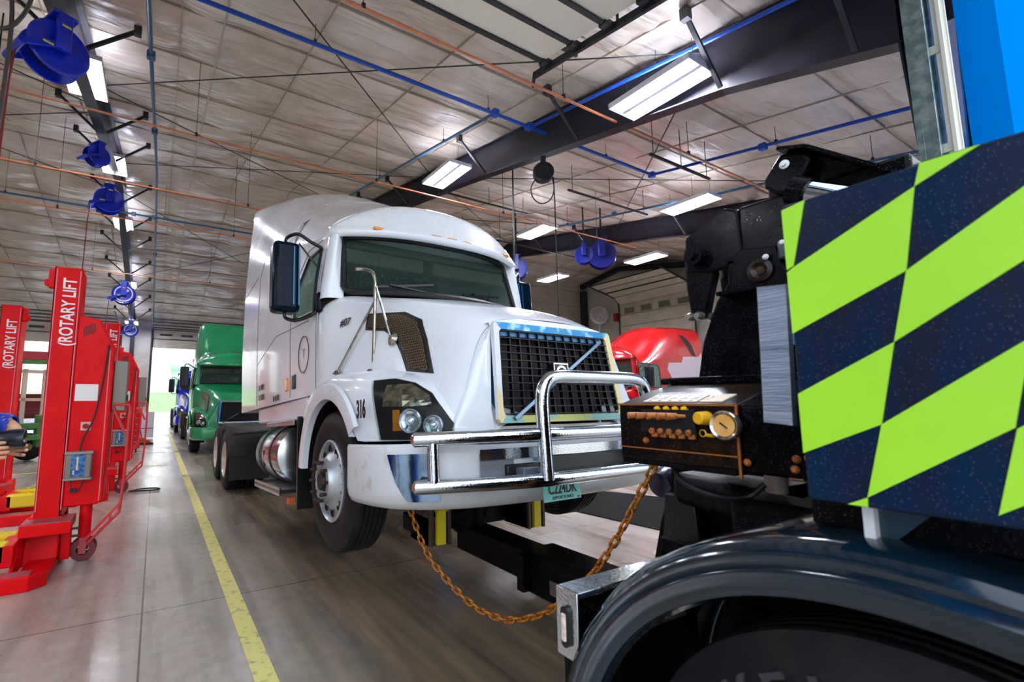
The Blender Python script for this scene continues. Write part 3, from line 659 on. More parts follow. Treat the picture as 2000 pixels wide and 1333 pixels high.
M_arim = mat('matte_aluminium_rim', '#c2c6ca', .38, .7, col2='#a8adb2', scale=12)
def wheel(parent, c, s, kind, R0=.5, w=.27, rim=M_arim, name='wheel', tf=None):
    """c: centre of the outer tyre face, s: outward sign along x"""
    g = bpy.data.objects.new(name, None); COL.objects.link(g); g.parent = parent; g.location = c
    def B(m, nm, mt, **k): return m.build(nm, mt, g, **k)
    prof = [(.285, -.02), (.33, .004), (.40, .012), (.45, .0), (.485, -.02), (R0 - .004, -.04)]
    for k in range(5):
        a = -.045 - k * (w - .09) / 5; b = a - (w - .09) / 5
        prof += [(R0, a - .004), (R0, b + .014), (R0 - .014, b + .011), (R0 - .014, b + .003)]
    prof += [(R0, -w + .04), (.485, -w + .02), (.45, -w), (.33, -w), (.285, -w + .02)]
    B(MB().lathe([(r, h * s) for r, h in prof], (0, 0, 0), (1, 0, 0), 64, True), 'tyre', M_rub, ang=25)
    if kind == 'steer':
        pr = [(.288, -.03), (.292, .0), (.28, .008), (.27, -.01), (.262, -.045), (.245, -.05), (.20, -.01), (.17, .02), (.16, .035), (.155, .06), (.12, .065), (.115, .03), (.09, .03), (.0, .03)]
        B(MB().lathe([(r, h * s) for r, h in pr], (0, 0, 0), (1, 0, 0), 48), 'rim', rim, ang=30)
        for k in range(10):
            a = 2 * PI * k / 10 + .2; p = Vector((s * -.018, .222 * math.cos(a), .222 * math.sin(a)))
            B(MB().lathe([(.0, 0), (.030, 0), (.036, .004), (.032, .008)], p, (s, 0, 0), 16), 'hand_hole', M_black)
        for k in range(10):
            a = 2 * PI * k / 10; p = Vector((s * .05, .138 * math.cos(a), .138 * math.sin(a)))
            B(MB().cyl(p, p + Vector((s * .05, 0, 0)), .013, n=6).cyl(p + Vector((s * .04, 0, 0)), p + Vector((s * .060, 0, 0)), .016, .010, n=8), 'lug_nut', M_lug)
        B(MB().cyl((s * .03, 0, 0), (s * .075, 0, 0), .075, .06, 20), 'hub_cap', mat('hub_dark', '#22282a', .45, .4))
    else:
        pr = [(.288, -.03), (.295, .0), (.282, .005), (.272, -.03), (.262, -.12), (.235, -.135), (.15, -.13), (.14, -.09), (.1, -.05), (.0, -.05)]
        B(MB().lathe([(r, h * s) for r, h in pr], (0, 0, 0), (1, 0, 0), 40), 'rim', rim, ang=30)
        for k in range(10):
            a = 2 * PI * k / 10; p = Vector((s * -.13, .19 * math.cos(a), .19 * math.sin(a)))
            B(MB().cyl(p, p + Vector((s * .04, 0, 0)), .015, n=6), 'lug_nut', M_lug)
    return g

FLIP = lambda p: (p[0], -p[1], p[2])

def mirrored(left):
    return left + [(-p[0],) + tuple(p[1:]) for p in left[-2::-1]]

def snap_patch(bvh, poly, d, e, off, cuts=3, thick=0):
    """poly: (a, w) outline in a view along d with horizontal axis e; returns MB of the patch laid on the surface"""
    b = bmesh.new(); vs = [b.verts.new((p[0], p[1], 0)) for p in poly]; b.faces.new(vs)
    bmesh.ops.triangulate(b, faces=b.faces[:])
    for _ in range(cuts): bmesh.ops.subdivide_edges(b, edges=b.edges[:], cuts=1, use_grid_fill=True)
    d = Vector(d).normalized(); e = Vector(e).normalized(); out = []
    b.verts.ensure_lookup_table()
    last = 5
    for v in b.verts:
        o = e * v.co.x + Vector((0, 0, 1)) * v.co.y - d * 12
        h = bvh.ray_cast(FLIPV(o), FLIPV(d))
        if h[0] is not None: p = Vector(FLIP(h[0])) - d * off; last = (p - o).dot(d)
        else: p = o + d * last
        out.append(p)
    m = MB(FLIP); m.add(out, [tuple(v.index for v in f.verts) for f in b.faces]); b.free(); return m
def FLIPV(v): return Vector((v[0], -v[1], v[2]))

def semi(name, lab, paint, roof='high', M4=None, detail=True, bumper_m=None, plate=None, sleeper=True, rz_local=None):
    M_mirr = globals()['M_mirr'] if detail else M_black
    t = empty(name, (0, 0, 0), 0, lab, 'truck')
    if M4: t.matrix_world = M4
    def nb(): return MB(FLIP)
    vb = 2.15 if sleeper else 4.3
    # ---- cab shell
    if roof == 'high':
        S = [(2.15, [(-1.20, 1.17), (-1.215, 2.0), (-1.20, 2.9), (-1.17, 3.5), (-1.12, 4.08), (-1.05, 4.40), (-.6, 4.46), (0, 4.47)]),
             (2.9, [(-1.20, 1.17), (-1.215, 2.0), (-1.20, 2.8), (-1.17, 3.35), (-1.09, 3.9), (-.90, 4.22), (-.45, 4.35), (0, 4.38)]),
             (3.6, [(-1.20, 1.17), (-1.215, 2.0), (-1.20, 2.7), (-1.16, 3.2), (-1.05, 3.66), (-.80, 3.99), (-.4, 4.16), (0, 4.2)]),
             (4.3, [(-1.19, 1.17), (-1.20, 2.0), (-1.18, 2.6), (-1.14, 3.02), (-1.0, 3.38), (-.72, 3.62), (-.4, 3.76), (0, 3.82)]),
             (4.9, [(-1.175, 1.17), (-1.18, 2.0), (-1.12, 2.58), (-1.11, 2.82), (-.98, 3.1), (-.7, 3.3), (-.4, 3.42), (0, 3.47)]),
             (5.35, [(-1.165, 1.17), (-1.165, 2.0), (-1.09, 2.56), (-1.09, 2.7), (-.97, 2.92), (-.7, 3.08), (-.4, 3.18), (0, 3.22)])]
    elif roof == 'fairing':      # tall separate roof air shield on a day cab
        S = [(4.3, [(-1.16, 1.17), (-1.16, 2.0), (-1.12, 2.6), (-1.09, 2.85), (-1.02, 3.6), (-.9, 4.05), (-.5, 4.1), (0, 4.1)]),
             (4.6, [(-1.16, 1.17), (-1.16, 2.0), (-1.12, 2.6), (-1.09, 2.85), (-1.02, 3.55), (-.9, 3.98), (-.5, 4.05), (0, 4.05)]),
             (5.0, [(-1.165, 1.17), (-1.165, 2.0), (-1.09, 2.56), (-1.06, 2.8), (-1.0, 3.1), (-.88, 3.5), (-.5, 3.62), (0, 3.65)]),
             (5.35, [(-1.165, 1.17), (-1.165, 2.0), (-1.09, 2.56), (-1.06, 2.72), (-.98, 2.85), (-.8, 3.05), (-.5, 3.12), (0, 3.15)])]
    elif roof == 'low':
        S = [(4.3, [(-1.16, 1.17), (-1.16, 2.0), (-1.12, 2.6), (-1.09, 2.75), (-1.0, 2.9), (-.8, 2.98), (-.5, 3.0), (0, 3.0)]),
             (5.35, [(-1.165, 1.17), (-1.165, 2.0), (-1.09, 2.56), (-1.06, 2.7), (-.98, 2.82), (-.8, 2.92), (-.5, 2.98), (0, 3.0)])]
    else:                         # long swept roof
        S = [(2.15, [(-1.20, 1.17), (-1.21, 2.0), (-1.2, 2.7), (-1.18, 3.2), (-1.12, 3.7), (-.9, 4.02), (-.4, 4.13), (0, 4.15)]),
             (3.4, [(-1.20, 1.17), (-1.21, 2.0), (-1.19, 2.6), (-1.17, 3.05), (-1.09, 3.5), (-.86, 3.92), (-.4, 4.08), (0, 4.12)]),
             (4.3, [(-1.19, 1.17), (-1.19, 2.0), (-1.16, 2.65), (-1.13, 2.95), (-1.03, 3.35), (-.8, 3.7), (-.4, 3.88), (0, 3.93)]),
             (5.35, [(-1.165, 1.17), (-1.165, 2.0), (-1.09, 2.5), (-1.09, 2.62), (-.98, 2.8), (-.75, 2.98), (-.4, 3.1), (0, 3.14)])]
    if roof == 'sweep': S.append((5.68, [(-1.155, 1.17), (-1.15, 2.0), (-1.08, 2.76), (-1.07, 2.86), (-.96, 3.0), (-.7, 3.14), (-.4, 3.22), (0, 3.26)]))
    else: S.append((5.68, [(-1.155, 1.17), (-1.15, 2.0), (-1.07, 2.54), (-1.07, 2.64), (-.96, 2.78), (-.7, 2.92), (-.4, 3.0), (0, 3.04)]))
    rows = []
    for v, P in S: rows.append(mirrored([(u, v, w) for u, w in P]))
    # interpolate along v (smooth) and across
    cols = list(zip(*rows)); cols = [crv(c, 5) for c in cols]; rows2 = list(zip(*cols)); rows2 = [crv(r, 3) for r in rows2]
    cab = nb().grid(rows2)
    # back wall
    cab.add(rows2[0], [tuple(range(len(rows2[0])))])
    tp = [p for p in rows2[-1] if p[2] > 2.5]
    cab.add(tp, [tuple(range(len(tp)))])
    cabo = cab.build('cab', paint, t, ang=38)
    bvh_cab = BVHTree.FromPolygons([v.co[:] for v in cabo.data.vertices], [tuple(p.vertices) for p in cabo.data.polygons])
    # visor / roof brow, curved forward over the windshield
    bb, wbase, whgt = (2.82, 1.88, .94) if roof == 'sweep' else (2.60, 2.035, .585)
    rows = []
    for k in range(25):
        q = -1 + k / 12; a = abs(q); u = 1.075 * q; f = 5.74 + .30 * (1 - a ** 2.6)
        base = bb - .01 * (1 - a ** 2)
        rows.append(crv([(u, f - .02, base - .012), (u * 1.0, f + .015, base + .01), (u * .995, f - .02, base + .06 + .03 * (1 - a * a)), (u * .97, 5.73 + .2 * (1 - a ** 2), bb + .06 + .26 * (1 - a ** 3)), (u * .93, 5.66, bb + .10 + .345 * (1 - a ** 2.6))], 4))
    nb().grid(rows).build('roof_brow', paint, t, ang=50, solid=.02)
    # front pillars + header + windshield
    def ws(q, s, off=0):      # q -1..1 across, s 0..1 up
        a = abs(q); u = q * (1.0 - .045 * s)
        f = (5.80 + .22 * (1 - a ** 2.4)) - .12 * s
        return (u * (1 + off * .01), f + off, wbase + .01 * (1 - a * a) + (whgt - .02 * (1 - a * a)) * s)
    def rr(q, s):             # rounded-corner remap
        return ws(q, s)
    rows = [[ws(-.96 + 1.92 * i / 24, .035 + .93 * j / 10) for i in range(25)] for j in range(11)]
    nb().grid(rows).build('windshield', M_glass, t, ang=60)
    # gasket ring
    ring = []
    n = 20
    for i in range(n + 1): ring.append(ws(-.9 + 1.8 * i / n, .02, .006))
    ring += [ws(.955, .05, .006), ws(.975, .12, .006)] + [ws(.975, .12 + .76 * j / 6, .006) for j in range(1, 7)] + [ws(.955, .955, .006)]
    for i in range(n + 1): ring.append(ws(.9 - 1.8 * i / n, .985, .006))
    ring += [ws(-.955, .955, .006), ws(-.975, .88, .006)] + [ws(-.975, .88 - .76 * j / 6, .006) for j in range(1, 7)] + [ws(-.955, .05, .006)]
    nb().tube(ring, .028, 8, closed=True).build('windshield_gasket', M_gask, t)
    # pillars / surround skin between the cab shell and glass
    for s in (-1, 1):
        rows = []
        for j in range(13):
            sj = -.08 + 1.12 * j / 12; g = ws(s * .97, sj); wz = g[2]
            uo = 1.15 if wz < 2.0 else 1.15 - (wz - 2.0) * .15
            rows.append(crv([(s * uo, 5.66, wz), (s * (uo - .002), 5.74, wz), (s * (uo - .05), 5.80, wz), (g[0], g[1] - .005, wz)], 4))
        nb().grid(rows).build('windshield_pillar', paint, t, ang=60)
    rows = [[ws(-.97 + 1.94 * i / 24, 1.0, -.01) for i in range(25)], [(lambda g: (g[0], g[1] - .03, g[2] + .1))(ws(-.97 + 1.94 * i / 24, 1.0)) for i in range(25)]]
    nb().grid(rows).build('header', M_black, t, ang=60)
    # interior
    nb().bx(-.88, .88, 5.0, 5.90, 1.80, 1.93).build('dashboard', M_int, t, bevel=.03)
    nb().bx(-1.02, 1.02, 5.15, 5.72, 2.52, 2.60).bx(-.95, -.1, 5.5, 5.74, 2.36, 2.5).bx(.0, .9, 5.5, 5.74, 2.36, 2.5).build('sun_visor', M_int2, t, bevel=.02)
    nb().bx(-1.1, 1.1, 4.0, 4.06, 1.2, 2.9).build('sleeper_curtain', M_int, t)
    for s in (-1, 1):
        m = nb(); m.bx(s * .62 - .26, s * .62 + .26, 4.55, 4.72, 1.5, 2.3).bx(s * .62 - .26, s * .62 + .26, 4.7, 5.2, 1.45, 1.6); m.build('seat', M_int, t, bevel=.05)
    m = nb(); m.lathe([(.21, -.012), (.225, 0), (.21, .012)], (.62, 5.3, 2.0), (0, .8, .6), 24, True); m.build('steering_wheel', M_black, t)
    # wipers
    for x0, x1 in ((-.72, -.12), (.15, .72)):
        a = ws(x1 / 1.0, .02, .03); b = ws((x0 + .12) / 1.0, .14, .03)
        m = nb(); m.bar(a, b, .014, .012).bar(ws(x0, .10, .02), ws(x1 - .05, .20, .02), .01, .02); m.build('wiper', M_black, t, ang=0)
    # ---- hood
    H = [(5.62, [(-1.157, 1.10), (-1.157, 1.4), (-1.153, 1.70), (-1.14, 1.9), (-1.0, 1.99), (-.8, 2.02), (-.4, 2.03), (0, 2.03)]),
         (5.80, [(-1.14, 1.10), (-1.14, 1.4), (-1.13, 1.70), (-1.09, 1.9), (-1.0, 2.0), (-.8, 2.03), (-.4, 2.045), (0, 2.05)]),
         (6.10, [(-1.05, 1.10), (-1.04, 1.35), (-1.01, 1.62), (-.965, 1.80), (-.87, 1.92), (-.66, 1.955), (-.33, 1.975), (0, 1.98)]),
         (6.55, [(-.97, 1.05), (-.93, 1.3), (-.885, 1.53), (-.82, 1.70), (-.72, 1.81), (-.55, 1.84), (-.28, 1.86), (0, 1.865)]),
         (6.95, [(-.93, .95), (-.86, 1.2), (-.79, 1.42), (-.72, 1.57), (-.62, 1.65), (-.47, 1.70), (-.24, 1.72), (0, 1.725)]),
         (7.18, [(-.90, .84), (-.80, 1.12), (-.715, 1.35), (-.65, 1.46), (-.565, 1.54), (-.43, 1.585), (-.22, 1.605), (0, 1.61)]),
         (7.27, [(-.84, .80), (-.74, 1.08), (-.655, 1.32), (-.605, 1.41), (-.53, 1.485), (-.41, 1.53), (-.2, 1.55), (0, 1.555)])]
    if roof == 'sweep': H = [(v, [(u, w if w < 1.2 else 1.2 + (w - 1.2) * .80) for u, w in P]) for v, P in H]
    rows = [mirrored([(u, v, w) for u, w in P]) for v, P in H]
    cols = [crv(c, 5) for c in zip(*rows)]; rows2 = [crv(r, 3) for r in zip(*cols)]
    # hood nose: ring shrinks into the grille opening
    hood = nb().grid(rows2)
    ho = hood.build('hood', paint, t, ang=45)
    # front face between hood edge and grille aperture and below
    m = nb()
    for s in (-1, 1):
        rows = []
        for w, uo, vo, ui in ((.78, .86, 7.26, .50), (.84, .85, 7.265, .585), (.95, .80, 7.27, .595), (1.1, .735, 7.27, .58), (1.25, .68, 7.268, .565), (1.38, .62, 7.262, .55), (1.48, .55, 7.255, .53)):
            rows.append(crv([(s * uo, vo - .01, w), (s * (uo - .02), vo + .02, w), (s * ((uo + ui) / 2), vo + .04, w), (s * ui, 7.33 - .06 * (w - .85), w)], 3))
        m.grid(rows)
    rows = []
    for i in range(17):
        u = -.55 + 1.1 * i / 16; a = abs(u / .55)
        rows.append([(u, 7.245, 1.50 + .06 * (1 - a ** 4)), (u, 7.29, 1.495 + .045 * (1 - a ** 4)), (u, 7.30, 1.465 + .03 * (1 - a ** 4))])
    m.grid(rows)
    m.bx(-.85, .85, 7.2, 7.30, .76, .845)
    m.build('nose_panel', paint, t, ang=50, bevel=.006)
    # ---- fenders
    def uout(v):
        T = [(5.3, 1.17), (5.5, 1.215), (6.2, 1.23), (6.6, 1.215), (6.8, 1.165), (6.95, 1.11), (7.1, 1.03), (7.22, .93), (7.3, .80), (7.33, .6)]
        for (a, b), (c, d) in zip(T, T[1:]):
            if a <= v <= c: return b + (d - b) * (v - a) / (c - a)
        return T[-1][1]
    def ftop(v):
        T = [(5.3, 1.05), (5.45, 1.16), (5.7, 1.25), (6.1, 1.285), (6.6, 1.23), (6.9, 1.17), (7.05, 1.11), (7.2, .99), (7.33, .85)]
        for (a, b), (c, d) in zip(T, T[1:]):
            if a <= v <= c: return b + (d - b) * (v - a) / (c - a)
        return T[-1][1]
    bv = {}
    for s in (-1, 1):
        rows = []
        V = [5.3 + .0725 * i for i in range(29)]
        for v in V:
            dv = v - 6.15; wb = .78
            if abs(dv) < .60: wb = max(.78, .5 + math.sqrt(max(0, .60 ** 2 - dv ** 2))) if v > 6.15 else .5 + math.sqrt(max(0, .60 ** 2 - dv ** 2))
            if v < 5.6: wb = max(.82, wb)
            uo, tp = uout(v), ftop(v); wb = min(wb, tp - .05)
            rows.append(crv([(s * uo, v, wb), (s * uo, v, wb + (tp - wb) * .45), (s * (uo - .012), v, tp - .09), (s * (uo - .06), v, tp - .015), (s * (uo - .16), v, tp + .02), (s * max(.3, uo - .36), v, tp + .05)], 4))
        o = nb().grid(rows).build('fender', paint, t, ang=45)
        bv[s] = BVHTree.FromPolygons([v.co[:] for v in o.data.vertices], [tuple(p.vertices) for p in o.data.polygons])
        # flare lip
        arc = []
        rows = []
        for k in range(25):
            a = PI * (-.03 + 1.0 * k / 24)
            c, sn = math.cos(a), math.sin(a)
            def pt(r, u): return (s * u, 6.15 + r * c, .5 + max(-.02, r * sn))
            uo = 1.235 if abs(a - PI / 2) < 2 else 1.23
            if .5 + .6 * sn < .78 and c > 0: 
                continue
            rows.append([pt(.585, uo - .05), pt(.59, uo + .012), pt(.63, uo + .02), pt(.70, uo + .012), pt(.715, uo - .012)])
        nb().grid(rows).build('fender_flare', paint, t, ang=50)
        # inner wheel well
        nb().grid([[(s * .75, 6.15 + .58 * math.cos(PI * k / 20), .5 + .58 * math.sin(PI * k / 20)) for k in range(21)], [(s * 1.2, 6.15 + .58 * math.cos(PI * k / 20), .5 + .58 * math.sin(PI * k / 20)) for k in range(21)]]).build('wheel_well', M_black, t)
    # ---- headlamps (wrap the fender corner)
    hb = BVHTree.FromPolygons
    for s in (-1, 1):
        d = Vector((-s * .78, -.62, 0)); e = Vector((-s * .62, .78, 0)) if s < 0 else Vector((.62 * -1, .78, 0))
        e = Vector((.62 * -s, .78, 0))
        poly = [(4.62, 1.165), (4.78, 1.168), (4.92, 1.13), (5.03, 1.06), (5.11, .96), (5.175, .87), (5.175, .80), (4.98, .785), (4.70, .79)]
        snap_patch(bv[s], poly, d, e, .012).build('headlamp_housing', M_bezel, t, ang=60)
        snap_patch(bv[s], [(4.72, .99), (4.74, 1.125), (4.90, 1.125), (5.02, 1.05), (5.05, .985), (4.92, 0.98)], d, e, .02, 2).build('reflector', mat('lamp_chrome', '#e8d8c8', .12, .9, col2='#b89a80', scale=30), t, ang=0)
        snap_patch(bv[s], [(4.80, .84), (4.80, .965), (4.85, .965), (4.865, .84)], d, e, .022, 2).build('turn_signal', M_amber, t, ang=0)
        for (ea, wz, rad, nm) in ((4.945, .895, .072, 'low_beam'), (5.085, .865, .06, 'high_beam')):
            o = e * ea + Vector((0, 0, wz)) - d * 12; h = bv[s].ray_cast(FLIPV(o), FLIPV(d))
            if h[0] is None: continue
            p = Vector(FLIP(h[0])) - d * .018
            nb().lathe([(rad, 0), (rad, .02), (rad * .93, .026), (rad * .8, .012), (rad * .45, .004), (rad * .3, .02), (0, .03)], p, -d, 24).build(nm, mat('lamp_glass', '#d5dce4', .08, .7, col2='#8fa3b0', scale=40), t)
        snap_patch(bv[s], [(4.615, 1.168), (4.78, 1.171), (4.92, 1.133), (5.035, 1.06), (5.115, .96), (5.18, .87), (5.18, .797), (4.98, .782), (4.697, .787)], d, e, .03).build('headlamp_lens', M_lens, t, ang=60)
    # ---- grille
    M_g = M_black
    M_ring = mat('grille_surround', '#8fb4c8', .3, .5)
    def gy(w): return 7.345 - .075 * (w - .86)
    def ring_pts(ins, dv=0):
        T = [(-.53 + ins, 1.50 - ins), (.53 - ins, 1.50 - ins), (.547 - ins, 1.482 - ins), (.58 - ins, .885 + ins), (.562 - ins, .86 + ins), (-.562 + ins, .86 + ins), (-.58 + ins, .885 + ins), (-.547 + ins, 1.482 - ins)]
        return [(u, gy(w) + dv, w) for u, w in T]
    def ring_seg(i0, i1, mt, nm):
        o_, i_ = ring_pts(0, .0), ring_pts(.048, .0); of, if_ = ring_pts(.002, .03), ring_pts(.046, .025)
        m = nb(); n = 8
        for i in range(i0, i1):
            a, b = i % n, (i + 1) % n
            m.add([of[a], of[b], if_[b], if_[a]], [(0, 1, 2, 3)]); m.add([o_[a], o_[b], of[b], of[a]], [(0, 1, 2, 3)]); m.add([i_[a], i_[b], if_[b], if_[a]], [(0, 1, 2, 3)])
        return m.build(nm, mt, t, ang=0)
    if detail:
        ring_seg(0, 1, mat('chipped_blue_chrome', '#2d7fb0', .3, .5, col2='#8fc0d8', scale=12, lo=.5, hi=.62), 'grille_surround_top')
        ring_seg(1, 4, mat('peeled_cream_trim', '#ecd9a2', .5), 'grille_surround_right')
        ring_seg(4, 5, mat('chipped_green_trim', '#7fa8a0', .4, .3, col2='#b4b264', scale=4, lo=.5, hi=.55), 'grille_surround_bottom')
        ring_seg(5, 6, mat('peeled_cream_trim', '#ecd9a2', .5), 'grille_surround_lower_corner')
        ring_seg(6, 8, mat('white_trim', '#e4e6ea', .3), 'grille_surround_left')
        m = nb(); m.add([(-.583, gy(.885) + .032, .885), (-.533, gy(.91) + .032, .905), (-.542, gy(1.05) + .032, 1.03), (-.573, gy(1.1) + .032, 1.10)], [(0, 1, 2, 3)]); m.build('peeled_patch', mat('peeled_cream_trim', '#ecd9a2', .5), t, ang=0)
    else: ring_seg(0, 8, M_chr, 'grille_surround')
    m = nb()
    hx = lambda w: .50 + .035 * (1.5 - w) / .6
    for i in range(13):
        q = -1 + i / 6; m.bar((q * .485, gy(1.455) + .0, 1.455), (q * .535, gy(.90), .90), .03, .008, (1, 0, 0))
    for j in range(12):
        w = .915 + j * .0485; m.bar((-hx(w), gy(w) + .006, w), (hx(w), gy(w) + .006, w), .03, .007)
    m.build('grille_lattice', mat('grille_black', '#0a0e16', .35, spec=.3), t, ang=0)
    nb().add([(-.54, 7.24, .88), (.54, 7.24, .88), (.5, 7.2, 1.47), (-.5, 7.2, 1.47)], [(0, 1, 2, 3)]).build('radiator_screen', M_rad, t, ang=0)
    if detail:
        m = nb()
        m.bx(-.50, .50, 7.21, 7.30, 1.415, 1.46).bx(-.53, -.485, 7.21, 7.30, .95, 1.41); m.build('inner_blue_frame', mat('inner_blue', '#2f74a8', .35), t, ang=0)
    nb().bar((-.46, gy(.89) + .035, .885), (.43, gy(1.42) + .035, 1.425), .026, .014, (0, 1, 0)).build('diagonal_bar', mat('bar_steel', '#6e849c', .2, .9), t, bevel=.003)
    bu, bw = (-.045, -.025) if detail else (0, 0)
    m = nb(); m.bx(-.065 + bu, .065 + bu, 7.33, 7.385, 1.135 + bw, 1.265 + bw); m.build('badge_plate', M_black, t, bevel=.005)
    if detail:
        m = MB(lambda p: (p[0] + bu, -p[1], p[2] + bw)); m.bx(-.066, .066, 7.384, 7.39, 1.258, 1.266).bx(-.066, .066, 7.384, 7.39, 1.134, 1.142).bx(-.066, -.060, 7.384, 7.39, 1.142, 1.258).bx(.060, .066, 7.384, 7.39, 1.142, 1.258)
        m.lathe([(.036, 0), (.05, 0), (.05, .008), (.036, .008)], (0, 7.385, 1.2), (0, 1, 0), 28, True).bx(-.055, .055, 7.386, 7.395, 1.188, 1.212); m.build('badge_emblem', M_chr, t)
        text('badge_lettering', 'VOLVO', .022, M_ink, t, (bu, -7.396, 1.192 + bw), (1, 0, 0), (0, 0, 1), .001, 1.25, 'CENTER')
    # ---- bumper
    bm_ = bumper_m or M_wp2
    prof_pts = [(1.245, 6.62), (1.25, 6.75), (1.235, 6.95), (1.17, 7.15), (1.0, 7.32), (.75, 7.42), (.35, 7.47), (0, 7.48)]
    line = crv([(-a, b, 0) for a, b in prof_pts], 4); line = list(line) + [(-p[0], p[1], 0) for p in line[-2::-1]]
    def brow_(w, ins): return [(p[0] * (1 - ins * .8), p[1] - ins - (0.0), w) for p in line]
    rows = [brow_(.765, .035), brow_(.765, .012), brow_(.745, 0), brow_(.62, 0), brow_(.5, -.004), brow_(.45, .01), brow_(.405, .045), brow_(.395, .08)]
    nb().grid(rows).build('bumper', bm_, t, ang=40, solid=.01, off=-1)
    if detail:
        # chrome corner panels, centre opening
        for s in (-1, 1):
            rows = []
            n0 = len(line) // 2; half = [Vector(p) for p in line[:n0 + 1]]
            def at_u(uu):
                for p, q in zip(half, half[1:]):
                    if abs(p.x) >= uu >= abs(q.x): return p.lerp(q, (abs(p.x) - uu) / (abs(p.x) - abs(q.x) + 1e-9))
                return half[0]
            for w, ua in ((.71, 1.19), (.64, 1.18), (.56, 1.165), (.49, 1.14), (.455, 1.12)):
                rows.append([(s * at_u(ua + (.985 - ua) * k / 12).x * -1.006, at_u(ua + (.985 - ua) * k / 12).y + .008, w) for k in range(13)])
            nb().grid(rows).build('bumper_chrome_panel', mat('blue_reflection_chrome', '#7f93a8', .12, 1., col2='#5a6c80', scale=9, bump=.15, bscale=5), t, ang=50)  # blue-dark reflections put into the chrome colour
        rows = [[(u, 7.492 - .05 * (abs(u) / .75) ** 2, w) for u in [-.78 + 1.56 * k / 16 for k in range(17)]] for w in (.72, .66)]
        nb().grid(rows).build('bumper_chrome_strip', M_chr, t)
        nb().bx(-.62, -.40, 7.42, 7.475, .55, .63).bx(-.36, .52, 7.44, 7.496, .53, .665).build('bumper_grille_opening', M_black, t, bevel=.01)
        nb().bx(-.56, -.43, 7.44, 7.54, .565, .61).cyl((-.45, 7.54, .59), (-.45, 7.57, .59), .012, n=6).bx(-.42, -.40, 7.44, 7.53, .56, .72).build('tow_bracket', mat('bracket_steel', '#8a97a6', .35, .7), t, ang=0, bevel=.004)
        nb().grid([[(u, 7.457 - .12 * max(0, -u - .4) ** 1.6, w) for u in [-.78 + .42 * k / 8 for k in range(9)]] for w in (.70, .50)]).build('bumper_grey_panel', mat('grey_bumper_panel', '#8d9097', .3, .3), t)
        # bull bar
        fz = 7.56
        def bp(u, w): return (u, 7.62 - .24 * max(0, (abs(u) - .45) / .65) ** 1.3, w)
        ML = M_chr
        nb().tube([bp(-1.15 + 2.30 * k / 20, .79) for k in range(21)], .040, 14).build('upper_tube', ML, t)
        nb().tube([bp(-1.15 + 2.30 * k / 20, .545) for k in range(21)], .038, 14).build('lower_tube', ML, t)
        nb().tube(crv([(-.475, 7.63, .545), (-.475, 7.63, .79), (-.47, 7.63, .98), (-.445, 7.635, 1.07), (-.36, 7.64, 1.115), (-.1, 7.64, 1.12), (.1, 7.64, 1.12), (.36, 7.64, 1.115), (.445, 7.635, 1.07), (.47, 7.63, .98), (.475, 7.63, .79), (.475, 7.63, .545)], 4), .040, 14).build('hoop', ML, t)
        for s in (-1, 1):
            nb().cyl(bp(s * 1.06, .545), bp(s * 1.06, .79), .034, n=14).build('end_upright', ML, t)
            nb().bar((s * .43, 7.62, .6), (s * .43, 7.4, .6), .02, .08).build('mounting_plate', M_chr, t, ang=0)
            for w in (.79, .545): nb().lathe([(.0, .014), (.02, .012), (.034, .0)], Vector(bp(s * 1.15, w)), (s, 0, 0), 14).build('tube_cap', ML, t)
        # plate
        m = nb(); m.bx(-.405, -.105, 7.515, 7.52, .405, .545); m.build('licence_plate', mat('plate_teal', '#8fe0d4', .35), t, ang=0)
        text('plate_number', 'C224DK', .088, M_ink, t, (-.255, -7.522, .447), (1, 0, 0), (0, 0, 1), .001, .72, 'CENTER', .001)
        text('plate_caption', 'APPORTIONED', .026, M_ink, t, (-.255, -7.522, .415), (1, 0, 0), (0, 0, 1), .0005, 1., 'CENTER')
        nb().bx(-.135, -.118, 7.519, 7.522, .41, .422).build('plate_sticker', mat('sticker_red', '#a04048', .4), t, ang=0)
    # ---- marker lamps
    for u, f in ((-.66, 0), (-.14, 0), (.03, 0), (.2, 0), (.74, 0)):
        a = abs(u) / 1.075; f = 5.74 + .36 * (1 - a ** 2.6)
        w = .085 if abs(u) > .5 else .06
        f = 5.74 + .30 * (1 - a ** 2.6) - .005; ww = bb + .035 - .012 * (1 - a * a)
        nb().bx(u - w, u + w, f - .03, f + .034, ww - .015, ww + .015).build('marker_lamp', M_amber, t, bevel=.01)
    # ---- side windows and doors
    for s in (-1, 1):
        dd = Vector((-s, 0, 0)); ee = Vector((0, 1, 0))
        win = [(4.62, 1.90), (4.62, 2.55), (4.72, 2.64), (5.45, 2.68), (5.60, 2.60), (5.60, 1.88)] if roof == 'sweep' else [(5.02, 1.94), (5.02, 2.24), (5.28, 2.51), (5.58, 2.51), (5.60, 1.90)]
        snap_patch(bvh_cab, win, dd, ee, .012).build('door_window', M_sglass, t, ang=60)
        o = [Vector((a, b)) for a, b in win]; pts = []
        for a, b in zip(o, o[1:] + o[:1]):
            for k in range(6): pts.append(a.lerp(b, k / 6))
        P = []
        for p in pts:
            h = bvh_cab.ray_cast(FLIPV(Vector((s * 9, p.x, p.y))), Vector((-s, 0, 0)))
            if h[0] is not None: q = FLIP(h[0]); P.append((q[0] + s * .012, q[1], q[2]))
        nb().tube(P, .016, 6, closed=True).build('door_window_seal', M_gask, t)
